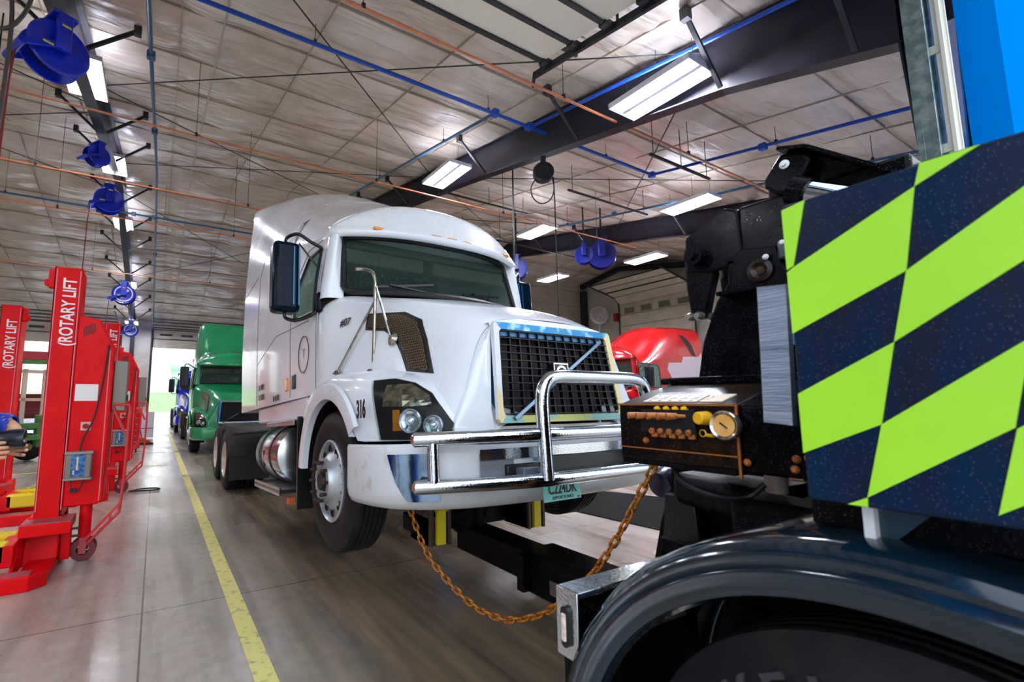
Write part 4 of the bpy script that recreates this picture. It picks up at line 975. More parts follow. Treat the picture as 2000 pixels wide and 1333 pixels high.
        def seam(pp, r=.0045, nm='door_seam', mt=M_gask, off=.0):
            P = []
            for a, b in zip(pp, pp[1:]):
                for k in range(8):
                    p = Vector(a).lerp(Vector(b), k / 8)
                    h = bvh_cab.ray_cast(FLIPV(Vector((s * 9, p.x, p.y))), Vector((-s, 0, 0)))
                    if h[0] is not None: q = FLIP(h[0]); P.append((q[0] + s * off, q[1], q[2]))
            if len(P) > 2: nb().tube(P, r, 5).build(nm, mt, t)
        M_seamg = mat('panel_seam', '#5c6068', .5)
        seam([(4.86, 1.2), (4.86, 2.35), (5.2, 2.62), (5.62, 2.60)], mt=M_seamg)
        seam([(5.64, 1.2), (5.64, 2.5)], mt=M_seamg)
        if sleeper:
            seam([(3.3, 1.2), (3.3, 2.9), (3.5, 3.1)], mt=M_seamg); seam([(2.16, 2.9), (3.3, 2.96)], mt=M_seamg)
            seam([(3.3, 1.72), (4.3, 1.92), (5.6, 2.02 - .17)], mt=M_seamg, r=.004)
            if roof == 'high': snap_patch(bvh_cab, [(4.30, 2.80), (4.45, 3.02), (4.82, 3.16), (4.72, 2.80)], dd, ee, .01, 2).build('roof_vent', M_black, t, ang=0)
            snap_patch(bvh_cab, [(3.95, 2.2), (3.95, 2.5), (4.4, 2.5), (4.4, 2.2)], dd, ee, -.01, 1).build('sleeper_panel', paint, t, ang=0)
            if roof == 'sweep': snap_patch(bvh_cab, [(2.55, 2.95), (2.85, 3.1), (3.15, 3.55), (3.2, 3.75), (3.0, 3.72), (2.7, 3.35)], dd, ee, .01, 2).build('roof_vent', M_black, t, ang=0)
        # lower skirt with step
        nb().bx(min(s * 1.15, s * .9), max(s * 1.15, s * .9), 3.15 if sleeper else 4.35, 5.35, .98, 1.18).build('side_skirt', paint, t, bevel=.02)
        nb().bx(min(s * 1.2, s * .9), max(s * 1.2, s * .9), 3.9, 5.1, .93, .975).build('step_tread', M_alu, t, ang=0, bevel=.004)
        # mirrors
        nb().bx(min(s * 1.27, s * 1.51), max(s * 1.27, s * 1.51), 5.36, 5.55, 1.90, 2.55).build('mirror_head', M_mirr, t, bevel=.045, seg=3)
        nb().bx(min(s * 1.29, s * 1.49), max(s * 1.29, s * 1.49), 5.345, 5.362, 1.94, 2.5).build('mirror_glass', mat('mirror_face', '#9fb4bb', .05, 1.), t, bevel=.005)
        m = nb()
        for k in range(2): m.bx(min(s * (1.285 + .045 * k), s * (1.297 + .045 * k)), max(s * (1.285 + .045 * k), s * (1.297 + .045 * k)), 5.54, 5.565, 1.96, 2.5)
        m.build('mirror_rib', mat('mirror_steel_blue', '#2c5f80', .3, .6), t, ang=0)
        nb().tube(crv([(s * 1.10, 5.62, 2.50), (s * 1.2, 5.60, 2.55), (s * 1.30, 5.54, 2.63), (s * 1.38, 5.46, 2.61), (s * 1.39, 5.46, 2.54)], 4), .016, 8).build('mirror_upper_arm', M_black, t)
        nb().tube(crv([(s * 1.13, 5.66, 1.93), (s * 1.2, 5.62, 1.86), (s * 1.31, 5.52, 1.83), (s * 1.38, 5.46, 1.86), (s * 1.39, 5.46, 1.92)], 4), .016, 8).build('mirror_lower_arm', M_black, t)
        nb().bx(min(s * 1.12, s * 1.17), max(s * 1.12, s * 1.17), 5.60, 5.72, 1.88, 2.06).build('mirror_base', M_mirr, t, bevel=.02)
        nb().bar((s * 1.11, 5.5, 2.36), (s * 1.28, 5.5, 2.56), .012, .012).build('mirror_brace', M_black, t, ang=0)
    # hood side air intakes
    bvh_h = BVHTree.FromPolygons([v.co[:] for v in ho.data.vertices], [tuple(p.vertices) for p in ho.data.polygons])
    M_mesh = mat('intake_mesh', '#6e5a40', .4, .4)
    for s in (-1, 1):
        dd = Vector((-s, 0, 0)); ee = Vector((0, 1, 0))
        outer = [(6.24, 1.76), (6.62, 1.70), (6.82, 1.60), (6.93, 1.44), (7.06, 1.19), (6.80, 1.235), (6.70, 1.38), (6.60, 1.50), (6.48, 1.575), (6.26, 1.62)]
        snap_patch(bvh_h, outer, dd, ee, .004).build('intake_frame', M_black, t, ang=60)
        inner = [(6.27, 1.74), (6.61, 1.68), (6.79, 1.585), (6.90, 1.43), (7.01, 1.215), (6.83, 1.255), (6.73, 1.39), (6.62, 1.52), (6.49, 1.595), (6.28, 1.64)]
        mi = snap_patch(bvh_h, inner, dd, ee, .009); mi.build('intake_mesh', M_mesh, t, ang=60)
        if detail and s < 0:
            m = nb()
            from mathutils.geometry import intersect_point_line
            def inside(p):
                c = False; n = len(inner)
                for i in range(n):
                    (x1, y1), (x2, y2) = inner[i], inner[i - 1]
                    if (y1 > p[1]) != (y2 > p[1]) and p[0] < (x2 - x1) * (p[1] - y1) / (y2 - y1) + x1: c = not c
                return c
            y = 6.24
            while y < 7.05:
                z = 1.2
                while z < 1.76:
                    if inside((y, z)):
                        h = bvh_h.ray_cast(FLIPV(Vector((s * 9, y, z))), Vector((-s, 0, 0)))
                        if h[0] is not None: q = FLIP(h[0]); m.bx(q[0] + s * .0105, q[0] + s * .0125, y - .0065, y + .0065, z - .0065, z + .0065)
                    z += .02
                y += .02
            m.build('mesh_hole', M_black, t, ang=0)
    # chassis: frame, axles, tank, fairings
    nb().bx(-.43, -.35, -1.0, 7.1, .72, .98).bx(.35, .43, -1.0, 7.1, .72, .98).bx(-.4, .4, 6.9, 7.2, .5, .75).bx(-.4, .4, -1.0, -.9, .72, .98).build('chassis_frame', M_black, t, ang=0)
    nb().cyl((-1.0, 6.15, .46), (1.0, 6.15, .46), .06).bx(-.5, .5, 6.05, 6.25, .36, .48).bx(-.46, -.36, 5.5, 6.8, .55, .62).bx(.36, .46, 5.5, 6.8, .55, .62).build('front_axle', mat('axle_dark', '#1c1a1b', .45, .4), t)
    for v in (.66, -.66): nb().cyl((-1.0, v, .5), (1.0, v, .5), .08).lathe([(.0, -.25), (.2, -.18), (.25, 0), (.2, .18), (0, .25)], (0, v, .5), (0, 1, 0), 20).build('rear_axle', M_black, t)
    if detail or sleeper:
        for s in (-1, 1):
            nb().lathe([(.0, 4.35), (.2, 4.35), (.305, 4.32), (.32, 4.28), (.32, 3.2), (.305, 3.16), (.2, 3.13), (0, 3.13)], (s * .86, 0, .62), (0, 1, 0), 36).build('fuel_tank', M_alu, t)
            for v in (3.45, 4.0): nb().lathe([(.322, -.015), (.332, -.015), (.332, .015), (.322, .015)], (s * .86, v, .62), (0, 1, 0), 36, True).build('tank_strap', M_black, t)
            nb().bar((s * 1.155, 3.62, .48), (s * 1.185, 3.70, .66), .01, .01).build('strap_tie', M_black, t, ang=0)
            nb().bx(min(s * 1.24, s * .95), max(s * 1.24, s * .95), 3.5, 4.75, .27, .31).bx(min(s * 1.24, s * 1.22), max(s * 1.24, s * 1.22), 3.5, 4.75, .25, .33).build('lower_step', M_alu, t, ang=0, bevel=.004)
            nb().bx(s * 1.1 - .03, s * 1.1 + .03, 4.6, 4.68, .16, .22).build('step_marker', mat('orange_lens', '#d8602a', .3), t, ang=0)
    for s in (-1, 1):
        m = nb(); m.bx(min(s * 1.19, s * .72), max(s * 1.19, s * .72), 5.18, 5.215, .18, 1.0).build('splash_guard', M_black, t, ang=0)
        m = nb()
        for k in range(7): m.bx(s * (1.0 - .03 * k) - .005, s * (1.0 - .03 * k) + .005, 5.215, 5.235, .35, .95)
        m.build('guard_rib', mat('guard_rib_teal', '#1f5468', .4), t, ang=0)
        
        arc = [(.66 + .57 * math.cos(R(a)) + .0, .5 + .57 * math.sin(R(a))) for a in range(100, -1, -8)]
        arc = [(.42, 1.04), (.66, 1.055), (.98, 1.03), (1.18, .98), (1.25, .86), (1.26, .52)]
        m = nb(); m.grid([[(s * uu, v, w) for v, w in arc] for uu in (1.23, .58)]).add([(s * 1.23, v, w) for v, w in arc] + [(s * 1.23, v - .05, w - .09) for v, w in arc[::-1]], [tuple(range(12))])
        m.build('drive_mudguard', mat('grey_mudguard', '#343230', .6, bump=.3, spec=.3), t, ang=30, solid=.02)
        m = nb(); m.bx(min(s * 1.22, s * .6), max(s * 1.22, s * .6), 1.24, 1.255, .14, .52); m.build('mud_flap', M_black, t, ang=0)
        nb().cyl((s * 1.2, 1.34, .87), (s * .6, 1.5, .9), .02, n=8).build('guard_bar', M_black, t)
        wheel(t, FLIP((s * 1.205, 6.15, .5)), s, 'steer')
    return t, bvh_cab, bvh_h, bv

# white truck pose: nose lifted by the tow truck
AL, YAW = R(3.9), R(.5)
f_ = Vector((math.sin(YAW) * math.cos(AL), -math.cos(YAW) * math.cos(AL), math.sin(AL))); u_ = Vector((math.cos(YAW), math.sin(YAW), 0)); w_ = -(f_.cross(-u_))
w_ = w_ if w_.z > 0 else -w_
OT = Vector((2.276, 9.567, .5)) - w_ * .5
MT = Matrix(((u_.x, -f_.x, w_.x, OT.x), (u_.y, -f_.y, w_.y, OT.y), (u_.z, -f_.z, w_.z, OT.z), (0, 0, 0, 1)))
def Wt(u, v, w): return OT + u_ * u + f_ * v + w_ * w
truck, bc, bh, bf = semi('semi_truck', 'white sleeper cab truck towed nose-up with chrome bull bar, number 316 on the fender', M_wp, 'high', MT)
Mi = MT.inverted()
# rear wheels stand on the floor: placed level, still parts of the truck
for y in (9.567 - .66, 9.567 + .66):
    for s in (-1, 1):
        for k, du in enumerate((0, -.33)):
            g = wheel(truck, (0, 0, 0), s, 'drive', rim=M_steelrim)
            X = 2.276 + s * (1.22 + du); g.location = Mi @ Vector((X, y, .5))
            g.rotation_euler = (Mi.to_3x3() @ Matrix.Identity(3)).to_euler()
# chrome mirror posts on the right-hand fender
def nb(): return MB(FLIP)
M_post = mat('dull_chrome', '#b5aea4', .22, .9, col2='#7d6a58', scale=20, lo=.5, hi=.75)
g = nb(); g.tube(crv([(-1.12, 6.47, 2.03), (-1.06, 6.46, 2.04), (-.985, 6.46, 2.03), (-.955, 6.45, 1.97), (-.95, 6.44, 1.85), (-.95, 6.38, 1.29)], 4), .014, 8); g.build('fender_mirror_post', M_post, truck)
nb().cyl((-1.10, 6.03, 1.32), (-.955, 6.42, 1.80), .010, n=8).build('post_rear_stay', M_post, truck)
nb().cyl((-.905, 6.60, 1.50), (-.95, 6.45, 1.92), .010, n=8).build('post_inner_stay', M_post, truck)
nb().lathe([(0, .03), (.02, .028), (.045, .0)], (-.97, 6.38, 1.27), (0, 0, 1), 16).build('stay_foot', M_post, truck)
nb().lathe([(0, .03), (.02, .028), (.045, .0)], (-1.10, 6.03, 1.30), (0, 0, 1), 16).build('stay_foot', M_post, truck)
nb().lathe([(0, .03), (.02, .028), (.05, .0)], (-.895, 6.61, 1.49), (-1, .3, .3), 16).build('stay_foot', M_post, truck)
# lettering
text('fender_number', '316', .155, M_ink, truck, (-1.235, -6.76, .93), (0, -1, 0), (0, 0, 1), .002, .62, 'LEFT', .004)
def hood_u(v, w, bvh): 
    h = bvh.ray_cast(FLIPV(Vector((-9, v, w))), Vector((1, 0, 0))); return h[0].x if h[0] is not None else -1.1
ux = hood_u(5.98, 1.70, bh); ux2 = hood_u(6.17, 1.70, bh); uxt = hood_u(5.98, 1.78, bh)
text('hood_number', '#07', .085, M_ink, truck, (ux - .016, -5.98, 1.70), (ux2 - ux, -.19, 0), (uxt - ux, 0, .08), .001, .85, 'LEFT', .002)
def side_text(nm, s, size, v, w, sx=.8, mt=M_ink):
    x = hood_u(v, w, bc); text(nm, s, size, mt, truck, (x - .008, -v, w), (0, -1, 0), (0, 0, 1), .001, sx, 'LEFT')
side_text('door_sign_line', 'KY 43800', .10, 3.45, 1.26); side_text('door_sign_line', 'KY 40801', .10, 3.45, 1.38); side_text('door_sign_line', 'IN 843095', .09, 4.20, 1.20)
pass
x = hood_u(5.35, 1.5, bc)
nb().lathe([(.165, 0), (.172, 0), (.172, .006), (.165, .006)], (x - .01, 5.33, 1.56), (-1, 0, 0), 40, True).build('door_emblem_ring', M_ink, truck)
text('door_emblem_letters', 'T', .12, mat('tan_ink', '#9a8a78', .5), truck, (x - .012, -5.29, 1.53), (0, -1, 0), (0, 0, 1), .001)
nb().bx(x - .03, x + .02, 4.70, 4.80, 1.27, 1.40).build('side_marker_lamp', M_amber, truck, bevel=.01)
nb().bx(x - .02, x + .02, 4.94, 5.06, 1.27, 1.41).build('door_latch', M_black, truck, bevel=.01)
nb().bx(x - .012, x, 4.62, 4.72, 1.19, 1.24).build('small_decal', M_ink, truck, ang=0)
# fifth wheel plate and deck behind the cab
nb().prism('Z', [(-.45, .9), (.45, .9), (.45, -.2), (.15, -.7), (.08, -.1), (-.08, -.1), (-.15, -.7), (-.45, -.2)], 1.06, 1.12).build('fifth_wheel', mat('greasy_plate', '#20282c', .2, .6), truck, ang=0, bevel=.01)
nb().bx(-.6, .6, 1.3, 2.1, 1.0, 1.03).build('deck_plate', mat('wet_teal_deck', '#235058', .15, .7), truck, ang=0)

# ------------------------------------------------------------------ other trucks
M_green = mat('green_paint', '#0d8a52', .25, col2='#0b7a48', scale=2, coat=.7)
M_blue = mat('cobalt_paint', '#1526c8', .25, coat=.6)
M_redp = mat('red_paint', '#b8040c', .25, col2='#a4040a', scale=2, coat=.8)
def place(x, y, rz): return Matrix.Translation((x, y, 0)) @ Matrix.Rotation(rz, 4, 'Z')
gt, *_ = semi('semi_truck', 'green day cab truck with tall roof air shield parked behind the white truck', M_green, 'fairing', place(2.10, 21.9, 0), detail=False, bumper_m=M_green, sleeper=False)
bt, *_ = semi('semi_truck', 'blue truck mostly hidden behind the green one, seen at its left edge', M_blue, 'low', place(2.0, 31.6, 0), detail=False, bumper_m=M_blue, sleeper=False)
rt_, bcr, *_r = semi('semi_truck', 'red sleeper truck with swept roof and grey side graphic beyond the tow boom', M_redp, 'sweep', place(18.7, 10.6, -PI / 2), detail=False, bumper_m=M_redp, sleeper=True)
for tt in (gt, bt, rt_):
    for y in (-.66, .66):
        for s in (-1, 1): wheel(tt, (s * 1.21, y, .5), s, 'drive', rim=M_steelrim)
# grey graphic on the red truck's near side
snap_patch(bcr, [(2.2, 1.25), (2.2, 3.15), (2.4, 3.0), (3.3, 2.95), (3.4, 2.75), (4.1, 2.72), (4.2, 2.5), (4.0, 2.2), (3.9, 1.95), (3.6, 1.75), (3.5, 1.5), (3.3, 1.2)], Vector((-1, 0, 0)), Vector((0, 1, 0)), .006).build('side_graphic', mat('graphic_grey', '#cdbfc8', .3), rt_, ang=60)
snap_patch(bcr, [(2.2, 1.25), (2.2, 3.15), (2.4, 3.0), (3.3, 2.95), (3.4, 2.75), (4.1, 2.72), (4.2, 2.5), (4.0, 2.2), (3.9, 1.95), (3.6, 1.75), (3.5, 1.5), (3.3, 1.2)], Vector((1, 0, 0)), Vector((0, 1, 0)), .006).build('side_graphic', mat('graphic_grey', '#cdbfc8', .3), rt_, ang=60)
# ------------------------------------------------------------------ the tow truck in the foreground
M_wb = mat('wet_black_paint', '#060609', .22, col2='#0c0c12', scale=5, coat=.0, drops=.7, dscale=150, rvar=.06, spec=.08)
M_wb2 = mat('rough_black_paint', '#08080b', .42, col2='#120f10', scale=9, bump=.3, bscale=30, drops=.5, dscale=170, spec=.08)
M_navy = mat('wet_navy_panel', '#062440', .3, col2='#14182a', scale=5, stretch=(1, 3, .6), lo=.35, hi=.65, coat=.0, drops=.35, dscale=190, rvar=.07, spec=.2)
M_lime = mat('lime_reflective', '#a6e62a', .4, col2='#9cdc24', scale=3, coat=.1)
M_fend = mat('wet_black_fender', '#08202e', .13, col2='#061018', scale=4, coat=.45, spec=.45, rvar=.05, bump=.05, bscale=15)  # blue of the reflections mixed into the black base colour
M_plate = mat('scratched_aluminium', '#a9b8c8', .35, .8, col2='#7f8fa2', scale=3, stretch=(1, 1, 12), bump=.3, bscale=18)
M_brown = mat('rusty_black_panel', '#0e0805', .3, col2='#331806', scale=10, lo=.5, hi=.72, coat=.1, drops=.5, dscale=150, spec=.12)
M_rustk = mat('rusty_lever', '#c8742c', .45, col2='#7a3f18', scale=60)
M_yk = mat('yellow_knob', '#f0b418', .35)
M_tag = mat('cream_label', '#f4dcc0', .5)
WO = Vector((2.25, -2.0, 0))
wt = empty('tow_truck', WO, 0, 'black tow truck in the foreground with lime checkered side panel, control box and boom', 'tow truck')
TW = lambda p: (p[0] - WO.x, p[1] - WO.y, p[2] - WO.z)
def wb(): return MB(TW)

# side cabinet with checkered panel
PX = 1.0
wb().bx(PX, 1.45, -3.2, .40, 1.325, 1.865).build('side_cabinet', M_navy, wt, bevel=.006)
top, bot = 1.865, 1.325
def chk(pts):
    m = wb(); m.add([(PX - .0025, y, min(top - .001, max(bot + .001, z))) for y, z in pts] + [(PX + .002, y, min(top - .001, max(bot + .001, z))) for y, z in pts],
                    [tuple(range(len(pts))), tuple(range(len(pts), 2 * len(pts)))] + [(i, (i + 1) % len(pts), len(pts) + (i + 1) % len(pts), len(pts) + i) for i in range(len(pts))])
    m.build('lime_check', M_lime, wt, ang=0)
chk([(.399, 1.855), (.362, 1.862), (.388, 1.745), (.399, 1.74)])
chk([(.219, 1.83), (.2395, 1.70), (.399, 1.620), (.399, 1.735), (.389, 1.742)])
chk([(.263, 1.59), (.289, 1.46), (.399, 1.405), (.399, 1.51)])
chk([(.316, 1.342), (.317, 1.327), (.343, 1.327)])
chk([(.2105, 1.864), (.148, 1.864), (.219, 1.83)])
chk([(.2395, 1.70), (.080, 1.812), (.1025, 1.7015), (.263, 1.59)])
chk([(.289, 1.46), (.128, 1.582), (.1525, 1.4615), (.316, 1.342)])
for k in range(1, 24):       # the same pattern goes on toward the cab
    dy = -.138 * k
    chk([(.2105 + dy, 1.864), (.148 + dy, 1.864), (.219 + dy, 1.83)])
    chk([(.2395 + dy, 1.70), (.080 + dy, 1.812), (.1025 + dy, 1.7015), (.263 + dy, 1.59)])
    chk([(.289 + dy, 1.46), (.128 + dy, 1.582), (.1525 + dy, 1.4615), (.316 + dy, 1.342)])
wb().add([(1.14, .452, 1.74), (1.14, .507, 1.745), (1.14, .515, 1.452), (1.14, .462, 1.447)], [(0, 1, 2, 3)]).build('aluminium_plate', M_plate, wt, ang=0, solid=.02)
wb().bx(1.20, 1.28, .40, .475, 1.20, 1.33).bx(1.12, 1.3, -3, .44, 1.26, 1.33).build('cabinet_hanger', M_wb2, wt, bevel=.005)
wb().prism('X', [(.335, 1.33), (.345, 1.225), (.25, 1.33)], 1.08, 1.086).build('gusset_plate', mat('teal_gusset', '#2b4450', .3, .3), wt, ang=0)
wb().bx(1.06, 1.08, .33, .345, 1.22, 1.33).build('white_edge_strip', M_white, wt, ang=0)

# fender over the rear wheel
Yc, Zc = .30, .52
prof = [(1.03, .640), (1.005, .648), (1.0, .656), (1.0, .676), (.998, .682), (1.003, .688), (1.003, .704), (1.0, .712), (1.008, .724), (1.03, .734), (1.07, .739), (1.3, .741), (1.58, .739), (1.64, .732), (1.66, .715), (1.66, .690)]
rows = []
for k in range(61):
    a = R(-8 + 196 * k / 60); st = max(0, math.cos(a) * -1)
    rows.append([(x, Yc + r * math.cos(a) - .10 * max(0, -math.cos(a)) * 1.0, Zc + r * math.sin(a)) for x, r in prof])
wb().grid(rows).build('rear_fender', M_fend, wt, ang=40, solid=.008)
wb().cyl((1.55, .55, 1.235), (1.60, .53, 1.24), .022, n=12).build('fender_bolt', M_rustk, wt)
# wheels
def tyre(x, y, s, w=.28):
    g = wheel(wt, TW((x, y, Zc + .02)), s, 'drive', R0=.54, w=w, rim=M_alu, name='wheel')
    return g
for y in (.31, -1.05):
    for s, xx in ((-1, 1.08), (-1, 1.40), (1, 3.42), (1, 3.10)): tyre(xx, y, s)
for s, xx in ((-1, 1.08), (1, 3.42)): 
    g = wheel(wt, TW((xx, -6.2, .54)), s, 'steer', R0=.54, name='wheel')
for k, (ch, a) in enumerate((('K', 50), ('E', 61), ('L', 72))):
    an = R(a); p = Vector((1.064, .31 + .405 * math.cos(an), .54 + .405 * math.sin(an)))
    text('sidewall_letter', ch, .10, mat('sidewall_relief', '#2a292c', .5), wt, TW(p), (0, -math.sin(an), math.cos(an)), (0, math.cos(an), math.sin(an)), .004, 1.1, 'LEFT', .002)

# tail board with chrome cap and side lamp
wb().bx(1.03, 3.47, .985, 1.035, .80, .955).build('tail_board', M_wb, wt, bevel=.004)
wb().bx(1.02, 3.48, .965, 1.045, .955, .972).bx(1.018, 1.03, .965, 1.045, .79, .972).build('chrome_cap', M_chr, wt, bevel=.003)
wb().prism('X', [(1.005 + .014 * math.cos(a), .915 + .014 * math.sin(a)) for a in [PI * k / 8 for k in range(9)]] + [(1.005 - .014 * math.cos(a), .835 - .014 * math.sin(a)) for a in [PI * k / 8 for k in range(9)]], 1.008, 1.018).build('lamp_bezel', M_black, wt)
wb().bx(1.0, 1.01, .997, 1.013, .838, .912).build('clear_side_lamp', mat('clear_lens', '#e8d8cc', .15, col2='#b98f80', scale=60, coat=.5), wt, bevel=.006, seg=3)
wb().bx(1.03, 1.05, .95, 1.03, .30, .80).bx(1.05, 1.6, .985, 1.0, .25, .80).build('mud_flap', M_wb2, wt, ang=0)
wb().cyl((1.14, .965, .885), (1.14, .87, .885), .021, n=16).lathe([(.021, 0), (.026, 0), (.026, .012), (.021, .012)], (1.14, .93, .885), (0, 1, 0), 16, True).build('round_stub', mat('stub_steel', '#6e6866', .3, .7), wt)
wb().bx(1.04, 1.05, 1.03, 1.034, .92, .93).build('rivet', M_rustk, wt)

# chassis, deck, tail frame
wb().bx(1.75, 2.75, -7.5, 1.2, .62, .92).build('chassis_frame', M_wb2, wt, ang=0)
wb().bx(1.45, 3.05, -3.2, .78, .92, 1.22).bx(1.45, 3.45, -3.2, .4, 1.22, 1.8).build('tow_body', M_wb2, wt, bevel=.02)
wb().bx(1.0, 3.5, -5.6, -3.4, .9, 3.0).bx(1.1, 3.4, -7.6, -5.6, .8, 1.9).build('cab', M_navy, wt, bevel=.12, seg=4)
wb().bx(.995, 3.505, -5.4, -4.5, 1.9, 2.7).build('cab_window', mat('dark_cab_glass', '#101418', .05), wt, bevel=.03)
wb().prism('X', [(1.42, .66), (1.34, .98), (1.285, 1.13), (1.28, 1.24), (.78, 1.24), (.70, 1.14), (.70, .66)], 1.95, 2.55).build('pedestal', M_wb2, wt, bevel=.01)
wb().prism('X', [(1.30, .70), (1.255, 1.11), (1.13, 1.11), (1.10, .70)], 1.86, 1.95).build('pedestal_side_plate', mat('scraped_black', '#141110', .35, col2='#5a4a30', scale=9, lo=.62, hi=.72), wt, ang=0, bevel=.006)
wb().bx(1.62, 2.1, .62, 1.12, .93, .955).bx(1.62, 1.64, .62, 1.12, .90, 1.0).build('deck_edge', M_wb, wt, bevel=.004)
wb().prism('Y', [(1.60, .945), (1.70, .945), (1.66, 1.0), (1.60, 1.0)], .93, .935).build('rusty_tab', M_tag, wt, ang=0)
wb().prism('Z', [(1.55, .62), (1.95, .62), (2.1, 1.15), (1.75, 1.15)], 1.10, 1.22).build('lower_housing', M_wb2, wt, bevel=.03)
wb().lathe([(0, .05), (.055, .05), (.07, .0), (.055, -.05), (0, -.05)], (2.0, 1.34, 1.13), (1, 0, .2), 16).build('side_knob', mat('navy_knob', '#12183a', .3, coat=.4), wt)

# mast and boom
wb().prism('X', [(1.20, 1.55), (1.16, 1.75), (1.09, 1.92), (1.04, 1.99), (1.04, 2.09), (.76, 2.10), (.74, 1.9), (.70, 1.55)], 2.05, 2.45).build('mast', M_wb, wt, bevel=.01)
wb().prism('X', [(.985, 2.08), (.95, 2.105), (.83, 2.085), (.80, 1.98), (.79, 1.945), (1.0, 1.945)], 2.0, 2.05).build('pivot_bracket', M_wb, wt, bevel=.006)
wb().bx(1.96, 2.06, .76, 1.04, 1.925, 1.94).build('bracket_shelf', M_wb, wt, ang=0)
wb().lathe([(0, 0), (.035, 0), (.045, .012), (.03, .02), (.015, .008), (0, .008)], (2.0, .885, 2.0), (-1, 0, 0), 24).build('pivot_boss', mat('worn_boss', '#1e1c1e', .35, .6, col2='#4a3424', scale=40), wt)
wb().bx(1.98, 2.04, .50, .82, 2.02, 2.10).build('hydraulic_valve', mat('dark_teal_valve', '#0f2434', .2, coat=.5), wt, bevel=.01)
for y, z in ((.86, 2.045), (.80, 2.085)): wb().lathe([(0, .012), (.007, .010), (.012, .0)], (1.985, y, z), (-1, 0, 0), 14).build('white_fitting', M_white, wt)
for y in (.80, .845, .755): wb().cyl((2.0, y, 1.70), (2.0, y, 1.94), .008, n=8).build('teal_hose', mat('teal_hose', '#1f6a8a', .3), wt)
wb().lathe([(0, -.0), (.12, 0), (.12, 1.9), (0, 1.9)], (2.25, 1.12, 2.21), (0, -1, -.02), 36).build('boom_tube', M_wb, wt)
wb().lathe([(.12, -.02), (.165, -.02), (.17, .0), (.165, .02), (.12, .02)], (2.22, 1.05, 2.18), (0, 1, 0), 40, True).build('collar', mat('teal_black_collar', '#12303c', .15, coat=.7), wt)
wb().bx(2.05, 2.42, .45, .98, 2.06, 2.30).build('boom_sleeve', M_wb, wt, bevel=.015)
wb().prism('X', [(1.215, 2.235), (1.03, 2.32), (.975, 2.29), (.97, 2.06), (1.10, 2.05), (1.215, 2.08)], 2.05, 2.40).build('boom_tip', M_wb, wt, bevel=.012)
wb().cyl((2.0, 1.15, 2.13), (2.42, 1.15, 2.13), .04, n=20).cyl((1.98, 1.15, 2.13), (2.0, 1.15, 2.13), .018, n=8).build('tip_pin', M_wb, wt)
wb().prism('X', [(1.23, 2.20), (1.16, 2.22), (1.09, 2.14), (1.09, 2.08), (1.125, 1.96), (1.15, 1.86), (1.21, 1.86), (1.225, 2.0)], 2.06, 2.12).build('hanging_arm', M_wb2, wt, bevel=.012)
wb().prism('X', [(1.23, 2.20), (1.16, 2.22), (1.09, 2.14), (1.125, 1.96), (1.15, 1.86), (1.21, 1.86)], 2.34, 2.40).build('hanging_arm', M_wb2, wt, bevel=.012)
for y, x in ((1.205, 2.055), (1.165, 2.055), (1.15, 2.12)): wb().lathe([(0, .02), (.012, .02), (.02, .005), (.02, -.015)], (x - .01, y, 1.868), (-1, 0, 0), 14).build('shackle_nut', mat('bright_nut', '#b8b4ac', .25, .8), wt)
wb().prism('X', [(.86, 2.37), (.79, 2.45), (.72, 2.435), (.67, 2.39), (.60, 2.335), (.51, 2.25), (.38, 2.14), (.38, 2.05), (.62, 2.12), (.80, 2.14), (.87, 2.26)], 2.06, 2.44).build('winch_housing', M_wb, wt, bevel=.008)
wb().prism('X', [(.855, 2.35), (.79, 2.435), (.715, 2.41), (.69, 2.375), (.73, 2.30), (.77, 2.27), (.81, 2.28), (.85, 2.32)], 2.0, 2.06).build('cheek_plate', M_wb, wt, bevel=.012, seg=3)
wb().bar((2.03, .79, 2.452), (2.03, .70, 2.42), .1, .012, (0, 0, 1)).bar((2.03, .70, 2.42), (2.03, .47, 2.22), .1, .012, (0, 0, 1)).build('housing_rim', M_wb, wt, ang=0)
wb().lathe([(0, .014), (.008, .014), (.010, .006), (.017, .004), (.017, 0)], (1.998, .775, 2.385), (-1, 0, 0), 18).build('cheek_bolt', M_white, wt)
wb().cyl((1.98, .735, 2.262), (1.98, .50, 2.12), .043, n=24).build('chrome_piston', mat('bright_chrome', '#cfe0ee', .06, 1.), wt)
wb().cyl((1.98, .75, 2.27), (1.98, .70, 2.24), .052, n=24).build('piston_collar', M_wb, wt)

# control box
wb().prism('Y', [(1.35, 1.31), (1.35, 1.485), (1.52, 1.53), (1.72, 1.57), (2.0, 1.57), (2.0, 1.31)], .685, 1.06).build('control_box', M_brown, wt, bevel=.004)
wb().prism('Y', [(1.36, 1.305), (1.36, 1.485), (1.55, 1.545), (1.72, 1.575), (2.0, 1.575), (2.0, 1.305)], .46, .685).build('control_box_side', M_wb, wt, bevel=.008)
wb().bx(1.352, 1.56, .70, 1.055, 1.295, 1.31).build('underside_recess', M_wb2, wt, ang=0)
wb().bx(1.346, 1.352, .69, 1.06, 1.482, 1.488).bx(1.346, 1.352, .682, .688, 1.29, 1.488).bx(1.345, 1.352, .69, 1.06, 1.345, 1.349).build('box_edge', mat('orange_edge', '#b8743a', .25, .5), wt, ang=0)
def onslope(y, s): return Vector((1.35 + .17 * s, y, 1.487 + .045 * s))
def label(y0, y1, s0, s1, nm):
    m = wb(); m.add([onslope(y0, s0), onslope(y1, s0), onslope(y1, s1), onslope(y0, s1)], [(0, 1, 2, 3)]); return m.build(nm, M_tag, wt, ang=0, solid=.002, off=1)
lb = label(.81, .985, .15, .62, 'control_label'); lb2 = label(.735, .80, .15, .62, 'gauge_label')
